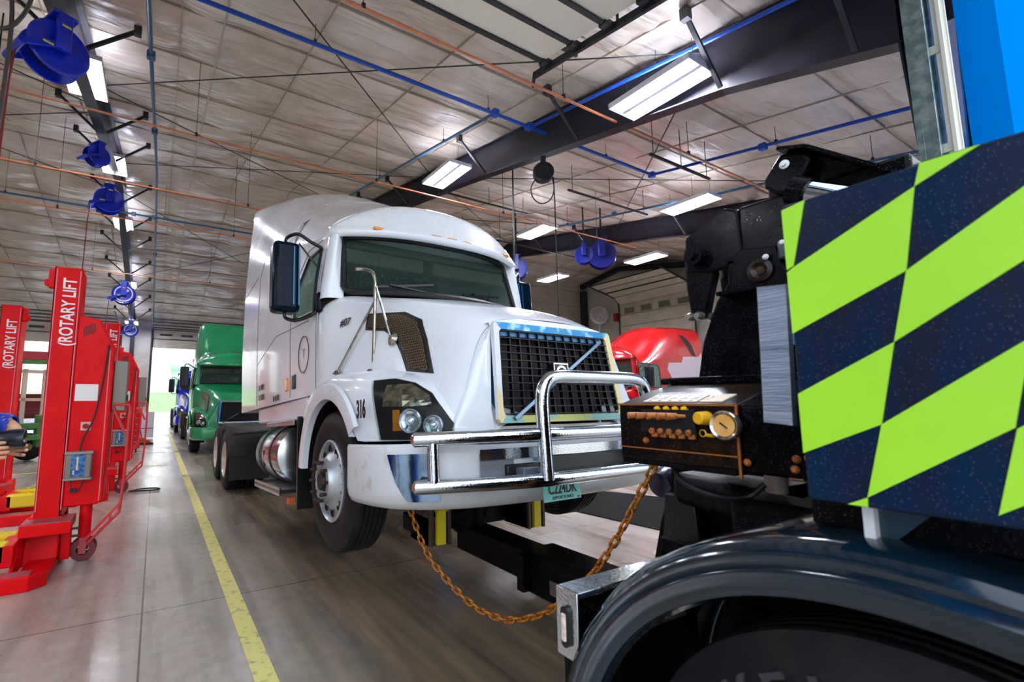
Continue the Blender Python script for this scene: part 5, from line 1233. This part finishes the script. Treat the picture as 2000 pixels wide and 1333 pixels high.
for lo_ in (lb, lb2):
    q = lo_.modifiers[0]; q.thickness = .003; q.offset = 0
m = wb()
for k in range(5):
    y = .965 - k * .034
    for s, w, h in ((.54, .010, .05), (.41, .018, .03), (.33, .022, .03), (.22, .010, .05)):
        a = onslope(y + w / 2, s - h) + Vector((-.0006, 0, .0022)); b_ = onslope(y - w / 2, s - h) + Vector((-.0006, 0, .0022)); c_ = onslope(y - w / 2, s) + Vector((-.0006, 0, .0022)); d_ = onslope(y + w / 2, s) + Vector((-.0006, 0, .0022))
        m.add([a, b_, c_, d_], [(0, 1, 2, 3)])
y = .785
for s, w, h in ((.45, .008, .1), (.28, .012, .04)):
    m.add([onslope(y + w / 2, s - h) + Vector((-.0006, 0, .0022)), onslope(y - w / 2, s - h) + Vector((-.0006, 0, .0022)), onslope(y - w / 2, s) + Vector((-.0006, 0, .0022)), onslope(y + w / 2, s) + Vector((-.0006, 0, .0022))], [(0, 1, 2, 3)])
m.build('label_marks', M_ink, wt, ang=0)
wb().bx(1.33, 1.352, .79, .965, 1.40, 1.47).build('lever_slot', M_black, wt, ang=0)
for k, y in enumerate((.985, .955, .918, .885, .855)):
    wb().cyl((1.352, y - .055, 1.452), (1.31, y - .012, 1.452), .0045, .006, n=8).cyl((1.318, y - .018, 1.452), (1.295, y, 1.450), .009, .011, n=12).build('control_lever', M_rustk, wt)
for k, y in enumerate((.915, .885, .856, .828)): wb().lathe([(0, .012), (.008, .01), (.011, 0), (.009, -.01)], (1.345, y, 1.468), (-.6, 0, .8), 12).build('valve_cap', M_yk, wt)
for k, y in enumerate((.925, .897, .868, .838, .808)): wb().cyl((1.35, y, 1.41), (1.325, y + .004, 1.402), .013, .010, n=8).bx(1.335, 1.35, y - .01, y + .01, 1.385, 1.41).build('valve_stem', M_rustk, wt, bevel=.003)
wb().cyl((1.35, .763, 1.448), (1.312, .772, 1.448), .020, .018, n=20).build('yellow_push_knob', M_yk, wt, bevel=.004)
wb().lathe([(.0, .0), (.030, .0), (.031, .012), (.037, .016), (.040, .012), (.040, .0), (.036, -.01)], (1.335, .706, 1.43), (-1, .05, .02), 36).build('gauge_ring', mat('bright_ring', '#c8bcae', .15, .9), wt)
wb().lathe([(0, .0135), (.030, .0135)], (1.335, .706, 1.43), (-1, .05, .02), 36).build('gauge_face', mat('gauge_yellow', '#f4c070', .5, col2='#e8a040', scale=30), wt)
wb().bar((1.3195, .716, 1.438), (1.3195, .697, 1.423), .002, .0035).build('gauge_needle', M_ink, wt, ang=0)
wb().lathe([(.008, -.002), (.011, 0), (.008, .002)], (1.34, .775, 1.405), (1, 0, 0), 14, True).cyl((1.345, .765, 1.40), (1.34, .745, 1.40), .005).build('pull_ring', M_yk, wt)
for y, z in ((.965, 1.372), (.668, 1.335), (.56, 1.33), (.555, 1.355), (.53, 1.36)): wb().lathe([(0, .008), (.006, .007), (.010, 0)], (1.35, y, z), (-1, 0, 0), 12).build('box_bolt', M_rustk, wt)
wb().bx(1.35, 1.356, .545, .575, 1.305, 1.308).build('box_slot', M_rustk, wt, ang=0)
wb().tube(crv([(1.42, .93, 1.30), (1.40, .88, 1.25), (1.42, .80, 1.22), (1.48, .74, 1.22), (1.5, .70, 1.26)], 5), .008, 8).build('sagging_cable', M_hose, wt)
wb().lathe([(0, -.06), (.028, -.06), (.031, 0), (0, 0)], (1.60, .715, 1.285), (0, 0, 1), 20).build('white_filter', mat('dirty_white_cup', '#b8ada6', .5, col2='#d8b09a', scale=12), wt)
wb().bx(1.64, 2.2, .60, 1.1, 1.555, 1.58).build('control_deck', M_wb, wt, bevel=.006)

# underlift reaching under the white truck
wb().bx(2.10, 2.46, .9, 1.75, .22, .58).build('underlift_outer', M_wb2, wt, bevel=.015)
wb().bx(2.15, 2.42, 1.7, 2.5, .26, .52).build('underlift_middle', M_wb2, wt, bevel=.012)
wb().bx(2.18, 2.39, 2.45, 3.35, .30, .50).build('underlift_inner', M_wb2, wt, bevel=.012)
for y in (1.78, 2.1): wb().bx(2.095, 2.10, y - .12, y + .1, .34, .42).build('worn_patch', mat('worn_metal_patch', '#6b5f5a', .4, .5), wt, ang=0)
wb().bx(2.06, 2.12, 1.65, 1.72, .25, .54).build('underlift_band', M_wb, wt, ang=0)
wb().bx(2.08, 2.16, 2.42, 2.48, .28, .50).build('underlift_band', M_wb, wt, ang=0)
wb().bx(1.72, 2.84, 3.2, 3.42, .50, .63).cyl((2.28, 3.3, .44), (2.28, 3.3, .66), .14, n=24).build('crossbar', M_wb2, wt, bevel=.012)
for s in (-1, 1):
    x = 2.28 + s * .46
    wb().bx(x - .09, x + .09, 3.02, 3.32, .46, .66).bx(x - .09, x - .06, 3.0, 3.3, .46, .84).bx(x + .06, x + .09, 3.0, 3.3, .46, .84).build('axle_fork', mat('worn_fork', '#3a2c26', .5, .3, col2='#6e5444', scale=14), wt, bevel=.006)
    wb().bx(x - .035, x + .035, 2.99, 3.02, .47, .80).lathe([(0, -.045), (.05, -.045), (.05, .045), (0, .045)], (x + .01, 3.02, .74), (1, 0, 0), 14).build('yellow_strap', mat('yellow_strap', '#e8d41c', .5), wt)

# rusty tow chain
CP = [(1.461, 2.802, .80), (1.50, 2.668, .575), (1.548, 2.504, .442), (1.603, 2.317, .351), (1.643, 2.181, .33), (1.681, 2.053, .346), (1.734, 1.875, .43), (1.774, 1.737, .554), (1.805, 1.632, .663), (1.842, 1.507, .851), (1.871, 1.41, 1.036), (1.901, 1.306, 1.24)]
M_chain = mat('rusty_chain', '#d8881c', .42, .3, col2='#7a4210', scale=30, lo=.42, hi=.62, bump=.5, bscale=90)
ct = empty('tow_chain', CP[0], 0, 'rusty orange tow chain sagging from the white truck to the tow truck', 'chain')
pts = crv(CP, 30); pitch = .047; acc = 0; cents = []; last = pts[0]; tgt = .02
for a, b in zip(pts, pts[1:]):
    seg = (b - a).length
    while acc + seg >= tgt: cents.append((a.lerp(b, (tgt - acc) / seg), (b - a).normalized())); tgt += pitch
    acc += seg
link = None
for k, (c, d) in enumerate(cents):
    if link is None:
        P = []
        for q in range(20):
            a = 2 * PI * q / 20; x = .0135 * math.cos(a); z = .0135 * math.sin(a) + (.017 if math.sin(a) > 0 else -.017); P.append((x, 0, z))
        link = MB().tube(P, .0062, 8, closed=True).build('link', M_chain, ct); o = link
    else: o = link.copy(); COL.objects.link(o)
    side = d.cross(Vector((0, 0, 1))).normalized(); nrm = side.cross(d).normalized()
    ang = R(45) * (1 if k % 2 else -1) + .35 * math.sin(k * .9)
    x = side * math.cos(ang) + nrm * math.sin(ang); y = d.cross(x)
    M = Matrix(((x.x, y.x, d.x, 0), (x.y, y.y, d.y, 0), (x.z, y.z, d.z, 0), (0, 0, 0, 1)))
    o.matrix_local = Matrix.Translation(c - Vector(CP[0])) @ M
# ------------------------------------------------------------------ mobile column lifts
M_lr = mat('lift_red', '#ee0610', .45, col2='#d4040c', scale=3, lo=.4, hi=.75, spec=.2, rvar=.08)
M_lr2 = mat('dusty_red', '#b8434a', .5, col2='#9c5a58', scale=10)
M_ly = mat('lift_yellow', '#f2d81a', .4)
M_gbox = mat('grey_box', '#8a8378', .4, .3)
M_wl = mat('white_lettering', '#f4eeee', .4)
def lift(loc, rz, lab, mirror=False, handle=True, dark=False):
    t = empty('column_lift', loc, rz, lab, 'vehicle lift', 'red mobile column lifts')
    s = -1 if mirror else 1
    def q(p): return (p[0] * s, p[1], p[2])
    def m0(): return MB(q)
    # column: open C profile
    m0().bx(-.205, .0, .0, .03, .36, 2.78).bx(-.205, -.175, .0, .32, .12, 2.78).bx(-.03, .0, .0, .32, .12, 2.78).bx(-.205, .0, .29, .32, .12, 2.70).build('column', M_lr, t, bevel=.006)
    m0().bx(-.198, -.190, -.004, .002, .5, 2.76).bx(-.016, -.008, -.004, .002, .5, 2.76).bx(.268, .276, -.004, .002, .55, 2.0).build('edge_highlight_strip', mat('red_edge_highlight', '#e8808a', .4), t, ang=0)  # pale strips paint a highlight along the column and housing edges
    m0().bx(-.26, -.20, .02, .12, 2.58, 2.76).bx(-.29, -.25, .03, .10, 2.60, 2.66).build('top_bracket', M_lr, t, bevel=.008)
    # drive housing
    m0().prism('Y', [(.0, .52), (.26, .52), (.30, .56), (.31, 2.02), (.17, 2.30), (.0, 2.33)], .0, .34).build('drive_housing', M_lr, t, bevel=.012)
    m = m0()
    for k in range(6): m.bx(.05 + k * .016, .058 + k * .016, -.003, .002, 2.12 + k * .008, 2.22 + k * .008)
    m.build('vent_slit', M_brace, t, ang=0)
    m0().bx(.02, .20, -.004, .002, 1.50, 1.66).build('white_notice', M_wl, t, ang=0)
    m0().bx(.085, .165, -.004, .002, 1.22, 1.30).build('button_plate', mat('pink_plate', '#eeb0a8', .5), t, ang=0)
    m0().cyl((.125, -.02, 1.26), (.125, .0, 1.26), .024).build('stop_button', mat('stop_red', '#a00c10', .3), t)
    # control pendant on a cable
    m0().bx(.0, .20, -.075, -.01, .78, 1.02).build('charger_case', M_gbox, t, bevel=.014)
    m0().bx(-.01, .21, -.085, -.005, 1.0, 1.03).bx(-.01, .21, -.085, -.005, .765, .79).build('charger_cap', mat('charger_rim', '#9c968e', .4, .3), t, bevel=.008)
    m0().bx(.045, .15, -.0785, -.075, .80, 1.0).build('charger_label', mat('label_blue', '#1c4f96', .35, col2='#4a80b8', scale=30, lo=.5, hi=.6), t, ang=0)
    m0().bx(.085, .10, -.081, -.0785, .86, .98).bx(.06, .075, -.081, -.0785, .82, .86).build('label_mark', mat('label_cream', '#d8cfa0', .5), t, ang=0)
    m0().tube(crv([(.10, -.05, 1.02), (.12, -.05, 1.15), (.19, -.04, 1.35), (.235, -.02, 1.7), (.26, -.01, 2.05)], 4), .008, 6).build('power_cord', M_hose, t)
    m0().tube(crv([(.05, -.05, .77), (.06, -.07, .70), (.09, -.06, .66), (.13, -.06, .70), (.15, -.05, .77)], 4), .005, 6).bx(.05, .10, -.07, -.03, .655, .69).build('plug_loop', M_hose, t)
    m0().bx(.31, .43, .06, .24, 1.40, 1.90).build('junction_box', M_gbox, t, bevel=.01)
    m0().bx(.43, .445, .09, .12, 1.5, 1.56).build('box_latch', M_black, t, bevel=.004)
    # base
    m0().prism('X', [(-.08, .05), (.38, .05), (.38, .45), (.0, .45)], -.245, .0).build('base_column', M_lr, t, bevel=.01)
    m0().bx(-.26, .10, -.22, .10, .36, .44).build('step_ledge', M_lr2, t, bevel=.008)
    m0().bx(-.26, .10, -.225, -.215, .33, .43).build('step_front', M_lr, t, bevel=.004)
    m0().bx(.005, .08, .0, .08, .05, .36).build('rear_stub', M_lr, t, bevel=.006)
    m0().cyl((.17, .12, .16), (.17, .12, .56), .05, n=20).build('jack_cylinder', M_lr, t)
    m0().bar((.0, .1, .30), (.15, .1, .30), .03, .02).bar((.0, .1, .23), (.15, .1, .23), .03, .02).bar((.0, .1, .16), (.15, .1, .16), .03, .02).build('jack_link', mat('link_grey', '#5c4a44', .5, .4), t, ang=0)
    for y in (.07, .17):
        m0().lathe([(.05, -.02), (.10, -.018), (.105, 0), (.10, .018), (.05, .02)], (.17, y, .105), (0, 1, 0), 28, True).build('caster_wheel', mat('caster_grip', '#7a3238', .5), t)
    m0().bx(.14, .20, .03, .045, .07, .22).bx(.14, .20, .195, .21, .07, .22).build('caster_fork', M_lr2, t, bevel=.004)
    # forks to the wheel side (left)
    for y0, y1 in ((-.62, -.44), (.30, .46)):
        m0().prism('Z', [(-.95, y0), (-.10, y0), (-.0, y0 + .10), (-.0, y1), (-.95, y1)], .0, .12).build('fork_leg', M_lr, t, bevel=.01)
        m0().bx(-.95, -.1, y0 + .02, y1 - .02, .12, .124).build('fork_leg_top', M_lr2, t, ang=0)
    m0().prism('X', [(-.44, .05), (.1, .05), (.1, .42), (-.05, .42)], -.27, -.245).bx(-.2, -.0, -.46, .32, .02, .10).build('base_gusset', M_lr, t, bevel=.006)
    for y in (-.38, -.02): m0().bx(-.62, -.30, y, y + .16, .17, .33).bx(-.62, -.56, y, y + .16, .33, .37).build('wheel_fork', M_ly, t, bevel=.02)
    m0().bx(-.36, -.25, -.38, .16, .14, .32).build('carriage', M_lr, t, bevel=.01)
    m0().cyl((-.50, -.30, .33), (-.50, -.30, .40), .01).build('fork_pin', M_ly, t)
    if handle:
        m0().tube([(.18, .05, .13), (.44, .05, .42), (.46, .05, .75), (.47, .05, 1.42), (.46, .05, 1.46), (.34, .05, 1.47), (.33, .05, 1.43), (.44, .05, 1.18)], .014, 8).bar((.18, .03, .19), (.44, .03, .50), .015, .025).bar((.36, .04, .33), (.38, .04, .43), .014, .014).build('tow_handle', mat('handle_red', '#d83a38', .4), t)
    # lettering up the column
    if not mirror: text('column_lettering', '(ROTARY LIFT', .145, M_wl, t, (-.04, -.004, 2.02), (0, 0, 1), (-1, 0, 0), .001, .72, 'LEFT', .003)
    else: text('column_lettering', '(ROTARY LIFT', .145, M_wl, t, (.165, -.004, 1.93), (0, 0, 1), (-1, 0, 0), .001, .72, 'LEFT', .003)
    return t
lift((-.69, 5.62, 0), 0, 'nearest and tallest red column lift with white lettering at the left')
lift((-.58, 9.35, 0), R(4), 'red column lift directly behind the nearest one, its grey box showing at right')
lift((-.75, 13.6, 0), R(4), 'third red column lift in line, its handle beside the red tool cart')
lift((-1.84, 8.25, 0), 0, 'left red column lift cut by the picture edge, bracket on its right', mirror=True, handle=False)
tag(MB().tube(crv([(-.30, 9.4, .02), (-.1, 9.55, .02), (.1, 9.5, .02), (.12, 9.35, .02), (-.1, 9.35, .02), (-.3, 9.38, .02)], 4), .012, 6).build('cable_loop', M_hose), 'thin black cable loop lying on the floor by the second red lift', 'cable')

# tool cart, board, broom by the back door
t = empty('tool_cart', (-.95, 16.4, 0), 0, 'red tool cart with drawers behind the third red lift', 'tool cart')
MB().bx(-.0, .6, 0, .5, .12, 1.25).build('cabinet', M_lr, t, bevel=.02)
for k in range(6): MB().bx(.03, .57, -.015, 0, .2 + k * .17, .34 + k * .17).build('drawer', mat('drawer_red', '#b8141c', .35), t, bevel=.008); MB().bx(.08, .52, -.03, -.015, .3 + k * .17, .325 + k * .17).build('drawer_handle', M_galv, t, ang=0)
for x in (.08, .52): MB().lathe([(0, -.02), (.06, -.02), (.06, .02), (0, .02)], (x, .1, .06), (1, 0, 0), 14).build('caster', M_black, t)
t = empty('sign_board', (-.62, 22.5, 0), R(-8), 'low white board with a thin red line standing by the back door', 'board')
MB().bx(-.05, .60, 0, .03, .02, 1.05).build('board', mat('board_white', '#d9d8e6', .5), t, ang=0); MB().bx(-.05, .60, -.004, 0, .38, .41).build('red_line', mat('board_red', '#a04058', .5), t, ang=0)
t = empty('floor_squeegee', (-.45, 19.2, 0), 0, 'orange wide broom with a dark pole standing in front of the white board', 'broom')
MB().prism('Y', [(-.3, .0), (.42, .0), (.36, .12), (.1, .26), (-.1, .26), (-.26, .12)], -.08, .08).build('broom_head', mat('broom_orange', '#d8502a', .5), t, bevel=.02); MB().bx(-.3, .45, -.1, .1, 0, .07).build('bristles', M_black, t)
MB().bar((.1, 0, .2), (-.12, 0, 1.45), .03, .03).build('pole', M_brace, t)

# green wheeled implement seen between the lifts
M_grn = mat('implement_green', '#2d7a34', .5, col2='#5c7a40', scale=8)
M_tan = mat('tan_post', '#c9bda2', .5)
t = empty('wheeled_implement', (-3.15, 15.3, 0), R(20), 'green wheeled farm implement with tan posts between the red lifts', 'implement')
MB().bx(-.5, 1.0, -.2, .2, .8, .95).bx(.0, .12, -.2, .2, .35, 1.15).bx(.6, .72, -.2, .2, .35, 1.15).bx(-.2, 1.0, -.5, -.4, .55, .68).build('frame', M_grn, t, bevel=.02)
for x in (-.1, .25, .65): MB().bx(x, x + .09, -.1, 0, .9, 2.3).build('post', M_tan, t, ang=0)
MB().bx(-.1, .75, -.1, 0, 2.2, 2.28).bx(-.1, .75, -.1, 0, 1.5, 1.57).build('cross_rail', M_tan, t, ang=0)
for x, y in ((-.15, -.45), (.55, .35)):
    MB().lathe([(.1, -.09), (.28, -.09), (.34, -.05), (.34, .05), (.28, .09), (.1, .09)], (x, y, .34), (.3, 1, 0), 28, True).build('tyre', M_rub, t); MB().lathe([(0, -.05), (.2, -.06), (.22, 0), (.2, .06), (0, .05)], (x, y, .34), (.3, 1, 0), 24).build('rim', mat('rim_tan', '#b09a68', .5), t)
# dark red pickup behind it
M_dred = mat('maroon_paint', '#5a0f1c', .25, coat=.5)
t = empty('pickup_truck', (-3.6, 22.0, 0), 0, 'dark red pickup truck parked behind the green implement', 'pickup truck')
MB().prism('X', [(-1.9, .55), (-1.95, .95), (-1.8, 1.12), (-.8, 1.2), (-.35, 1.75), (.9, 1.8), (1.15, 1.25), (2.9, 1.25), (2.9, .55)], -.95, .95).build('body', M_dred, t, bevel=.08, seg=3)
MB().prism('X', [(-.72, 1.22), (-.34, 1.68), (.85, 1.72), (1.0, 1.25)], -.96, .96).build('cab_glass', mat('dark_cab_glass', '#101418', .05), t, ang=0)
MB().bx(-.7, .7, -1.98, -1.9, .65, .95).build('grille', M_chr, t, bevel=.02)
for s in (-1, 1):
    MB().bx(s * .8 - .12, s * .8 + .12, -1.97, -1.9, .8, .98).build('headlamp', M_white, t, bevel=.02)
    for y in (-1.2, 2.0): MB().lathe([(.0, -.1), (.22, -.11), (.36, -.1), (.39, -.06), (.39, .06), (.36, .1), (0, .1)], (s * .88, y, .39), (1, 0, 0), 28).build('wheel', M_rub, t)
t = empty('gantry_beam', (-4.3, 18.5, 0), 0, 'red crossbar with green underside seen in the left back doorway', 'beam')
MB().bx(-1.6, 1.6, -.1, .1, 2.75, 3.0).build('red_beam', mat('beam_red', '#a8202a', .4), t, ang=0); MB().bx(-1.6, 1.6, -.08, .08, 2.62, 2.75).build('green_beam', M_grn, t, ang=0)
for x in (-1.5, 1.5): MB().bx(x - .06, x + .06, -.06, .06, 0, 2.62).build('upright', M_grn, t, ang=0)

# ------------------------------------------------------------------ person at the left edge holding a camera
M_skin = mat('skin', '#d9a07c', .5)
M_shirt = mat('blue_patterned_shirt', '#1433a8', .6, col2='#d8c8b0', scale=14, lo=.60, hi=.64)
M_jean = mat('jeans', '#2a3448', .8, bump=.3)
t = empty('person', (-.82, 2.60, 0), 0, 'person in blue patterned shirt and dark cap holding a camera at the left edge', 'person')
t.scale = (.94, .94, .94)
def skin(name, V, E, m, sub=2, root=0):
    me = bpy.data.meshes.new(name); me.from_pydata([v[:3] for v in V], E, []); o = bpy.data.objects.new(name, me); COL.objects.link(o); o.parent = t
    md = o.modifiers.new('s', 'SKIN'); md.use_smooth_shade = True
    for i, v in enumerate(V):
        sv = me.skin_vertices[0].data[i]; r = v[3]; sv.radius = (r, v[4] if len(v) > 4 else r); sv.use_root = (i == root)
    q = o.modifiers.new('u', 'SUBSURF'); q.levels = sub; q.render_levels = sub; me.materials.append(m); return o
# faces +x; z up
body = [(0, 0, .96, .14, .16), (0, 0, 1.15, .125, .15), (0, 0, 1.36, .13, .18), (.0, 0, 1.46, .09, .11), (.02, 0, 1.53, .052), (.03, 0, 1.60, .06),   # pelvis..neck
        (0, .18, 1.44, .058), (.10, .26, 1.36, .050), (.27, .13, 1.50, .042), (.34, .055, 1.45, .032),      # left arm
        (0, -.18, 1.42, .058), (.08, -.27, 1.20, .045), (.20, -.14, 1.30, .034), (.25, -.06, 1.385, .026),      # right arm
        (0, .09, .90, .09), (.02, .10, .50, .065), (-.01, .10, .10, .045), (.10, .11, .05, .04),
        (0, -.09, .90, .09), (.02, -.10, .50, .065), (-.01, -.10, .10, .045), (.10, -.11, .05, .04)]
edges = [(0, 1), (1, 2), (2, 3), (3, 4), (4, 5), (3, 6), (6, 7), (7, 8), (8, 9), (3, 10), (10, 11), (11, 12), (12, 13), (0, 14), (14, 15), (15, 16), (16, 17), (0, 18), (18, 19), (19, 20), (20, 21)]
bo = skin('body', body, edges, M_skin)
dg = bpy.context.evaluated_depsgraph_get(); dg.update()
bme = bpy.data.meshes.new_from_object(bo.evaluated_get(dg)); bo.modifiers.clear(); bo.data = bme; bme.materials.clear(); bme.materials.append(M_skin)
bme.polygons.foreach_set('use_smooth', [True] * len(bme.polygons))
def wear(name, test, m, off):
    b = bmesh.new(); b.from_mesh(bme); b.normal_update()
    bmesh.ops.delete(b, geom=[f for f in b.faces if not test(f.calc_center_median())], context='FACES')
    for v in b.verts: v.co += v.normal * off
    me = bpy.data.meshes.new(name); b.to_mesh(me); b.free(); me.materials.clear(); me.materials.append(m)
    o = bpy.data.objects.new(name, me); COL.objects.link(o); o.parent = t
    q = o.modifiers.new('t', 'SOLIDIFY'); q.thickness = .006; q.offset = 1; return o
wear('shirt', lambda c: c.z > .93 and not (c.z > 1.49 and abs(c.x) < .14 and abs(c.y) < .1) and not (c.y > 0 and c.x > .31) and not (c.y < 0 and c.x > .2), M_shirt, .012)
wear('trousers', lambda c: .09 < c.z < .98, M_jean, .009)
# head
rows = []
for i in range(17):
    a = PI * i / 16; rw = []
    for k in range(24):
        b = 2 * PI * k / 24; x = math.cos(b) * math.sin(a); y = math.sin(b) * math.sin(a); z = math.cos(a)
        r = .098 + .012 * max(0, x) * max(0, -z) + (.018 * math.exp(-((b if b < PI else b - 2 * PI) / .22) ** 2 - ((z + .12) / .2) ** 2))
        rw.append((.04 + x * r, y * r * .80, 1.675 + z * .125))
    rows.append(rw)
MB().grid(rows, closed=True).build('head', M_skin, t, ang=80)
for s in (-1, 1):
    MB().lathe([(0, -.01), (.02, -.008), (.03, 0), (.02, .008), (0, .01)], (.035, s * .082, 1.67), (0, 1, 0), 14).build('ear', M_skin, t); MB().lathe([(0, .012), (.008, .008), (.012, 0)], (.130, s * .032, 1.70), (1, 0, 0), 12).build('eye', M_ink, t)
MB().bx(.136, .146, -.022, .022, 1.618, 1.624).build('mouth', mat('lips', '#a0584c', .5), t, bevel=.002)
rows = [[(.03 + math.cos(2 * PI * k / 24) * math.sin(a) * .108, math.sin(2 * PI * k / 24) * math.sin(a) * .09, 1.705 + math.cos(a) * .11) for k in range(24)] for a in [PI * .5 * i / 8 for i in range(9)]]
MB().grid(rows, closed=True).build('cap', M_black, t, ang=80, solid=.006)
MB().prism('Z', [(.10, -.07), (.22, -.05), (.25, 0), (.22, .05), (.10, .07)], 1.70, 1.708).build('cap_brim', M_black, t, bevel=.003)
# hands: palm plus five fingers each, round the camera
for s in (-1, 1):
    w0 = Vector((.28 if s > 0 else .23, s * .05, 1.385))
    V = [tuple(w0) + (.024,), tuple(w0 + Vector((.04, -s * .0, .0))) + (.028, .016)]; E = [(0, 1)]
    base = w0 + Vector((.05, 0, 0))
    for f in range(4):
        z = (f - 1.5) * .019; L = (.034, .04, .038, .03)[f]; a = len(V)
        V += [tuple(base + Vector((.0, s * .008, z * .9))) + (.010,), tuple(base + Vector((L * .8, s * .012, z * 1.1))) + (.009,), tuple(base + Vector((L * 1.3, -s * .010, z * 1.1))) + (.008,), tuple(base + Vector((L * 1.2, -s * .030, z * 1.05))) + (.007,)]
        E += [(1, a), (a, a + 1), (a + 1, a + 2), (a + 2, a + 3)]
    a = len(V); V += [tuple(w0 + Vector((.02, -s * .01, .028))) + (.011,), tuple(w0 + Vector((.045, -s * .025, .042))) + (.010,), tuple(w0 + Vector((.065, -s * .034, .045))) + (.008,)]; E += [(0, a), (a, a + 1), (a + 1, a + 2)]
    skin('hand', V, E, M_skin, 2)
ch = empty('handheld_camera', (-.60, 2.60, 1.35), 0, 'black camera with a long lens held by the person at the left edge', 'camera')
MB().bx(-.03, .03, -.07, .07, -.045, .045).bx(-.02, .03, -.03, .03, .045, .07).build('camera_body', M_black, ch, bevel=.01)
MB().lathe([(0, .03), (.034, .03), (.036, .05), (.034, .07), (.038, .09), (.040, .135), (.034, .137), (.030, .11), (0, .105)], (0, 0, -.005), (1, 0, 0), 28).build('lens', mat('lens_barrel', '#10121c', .3, coat=.4), ch)
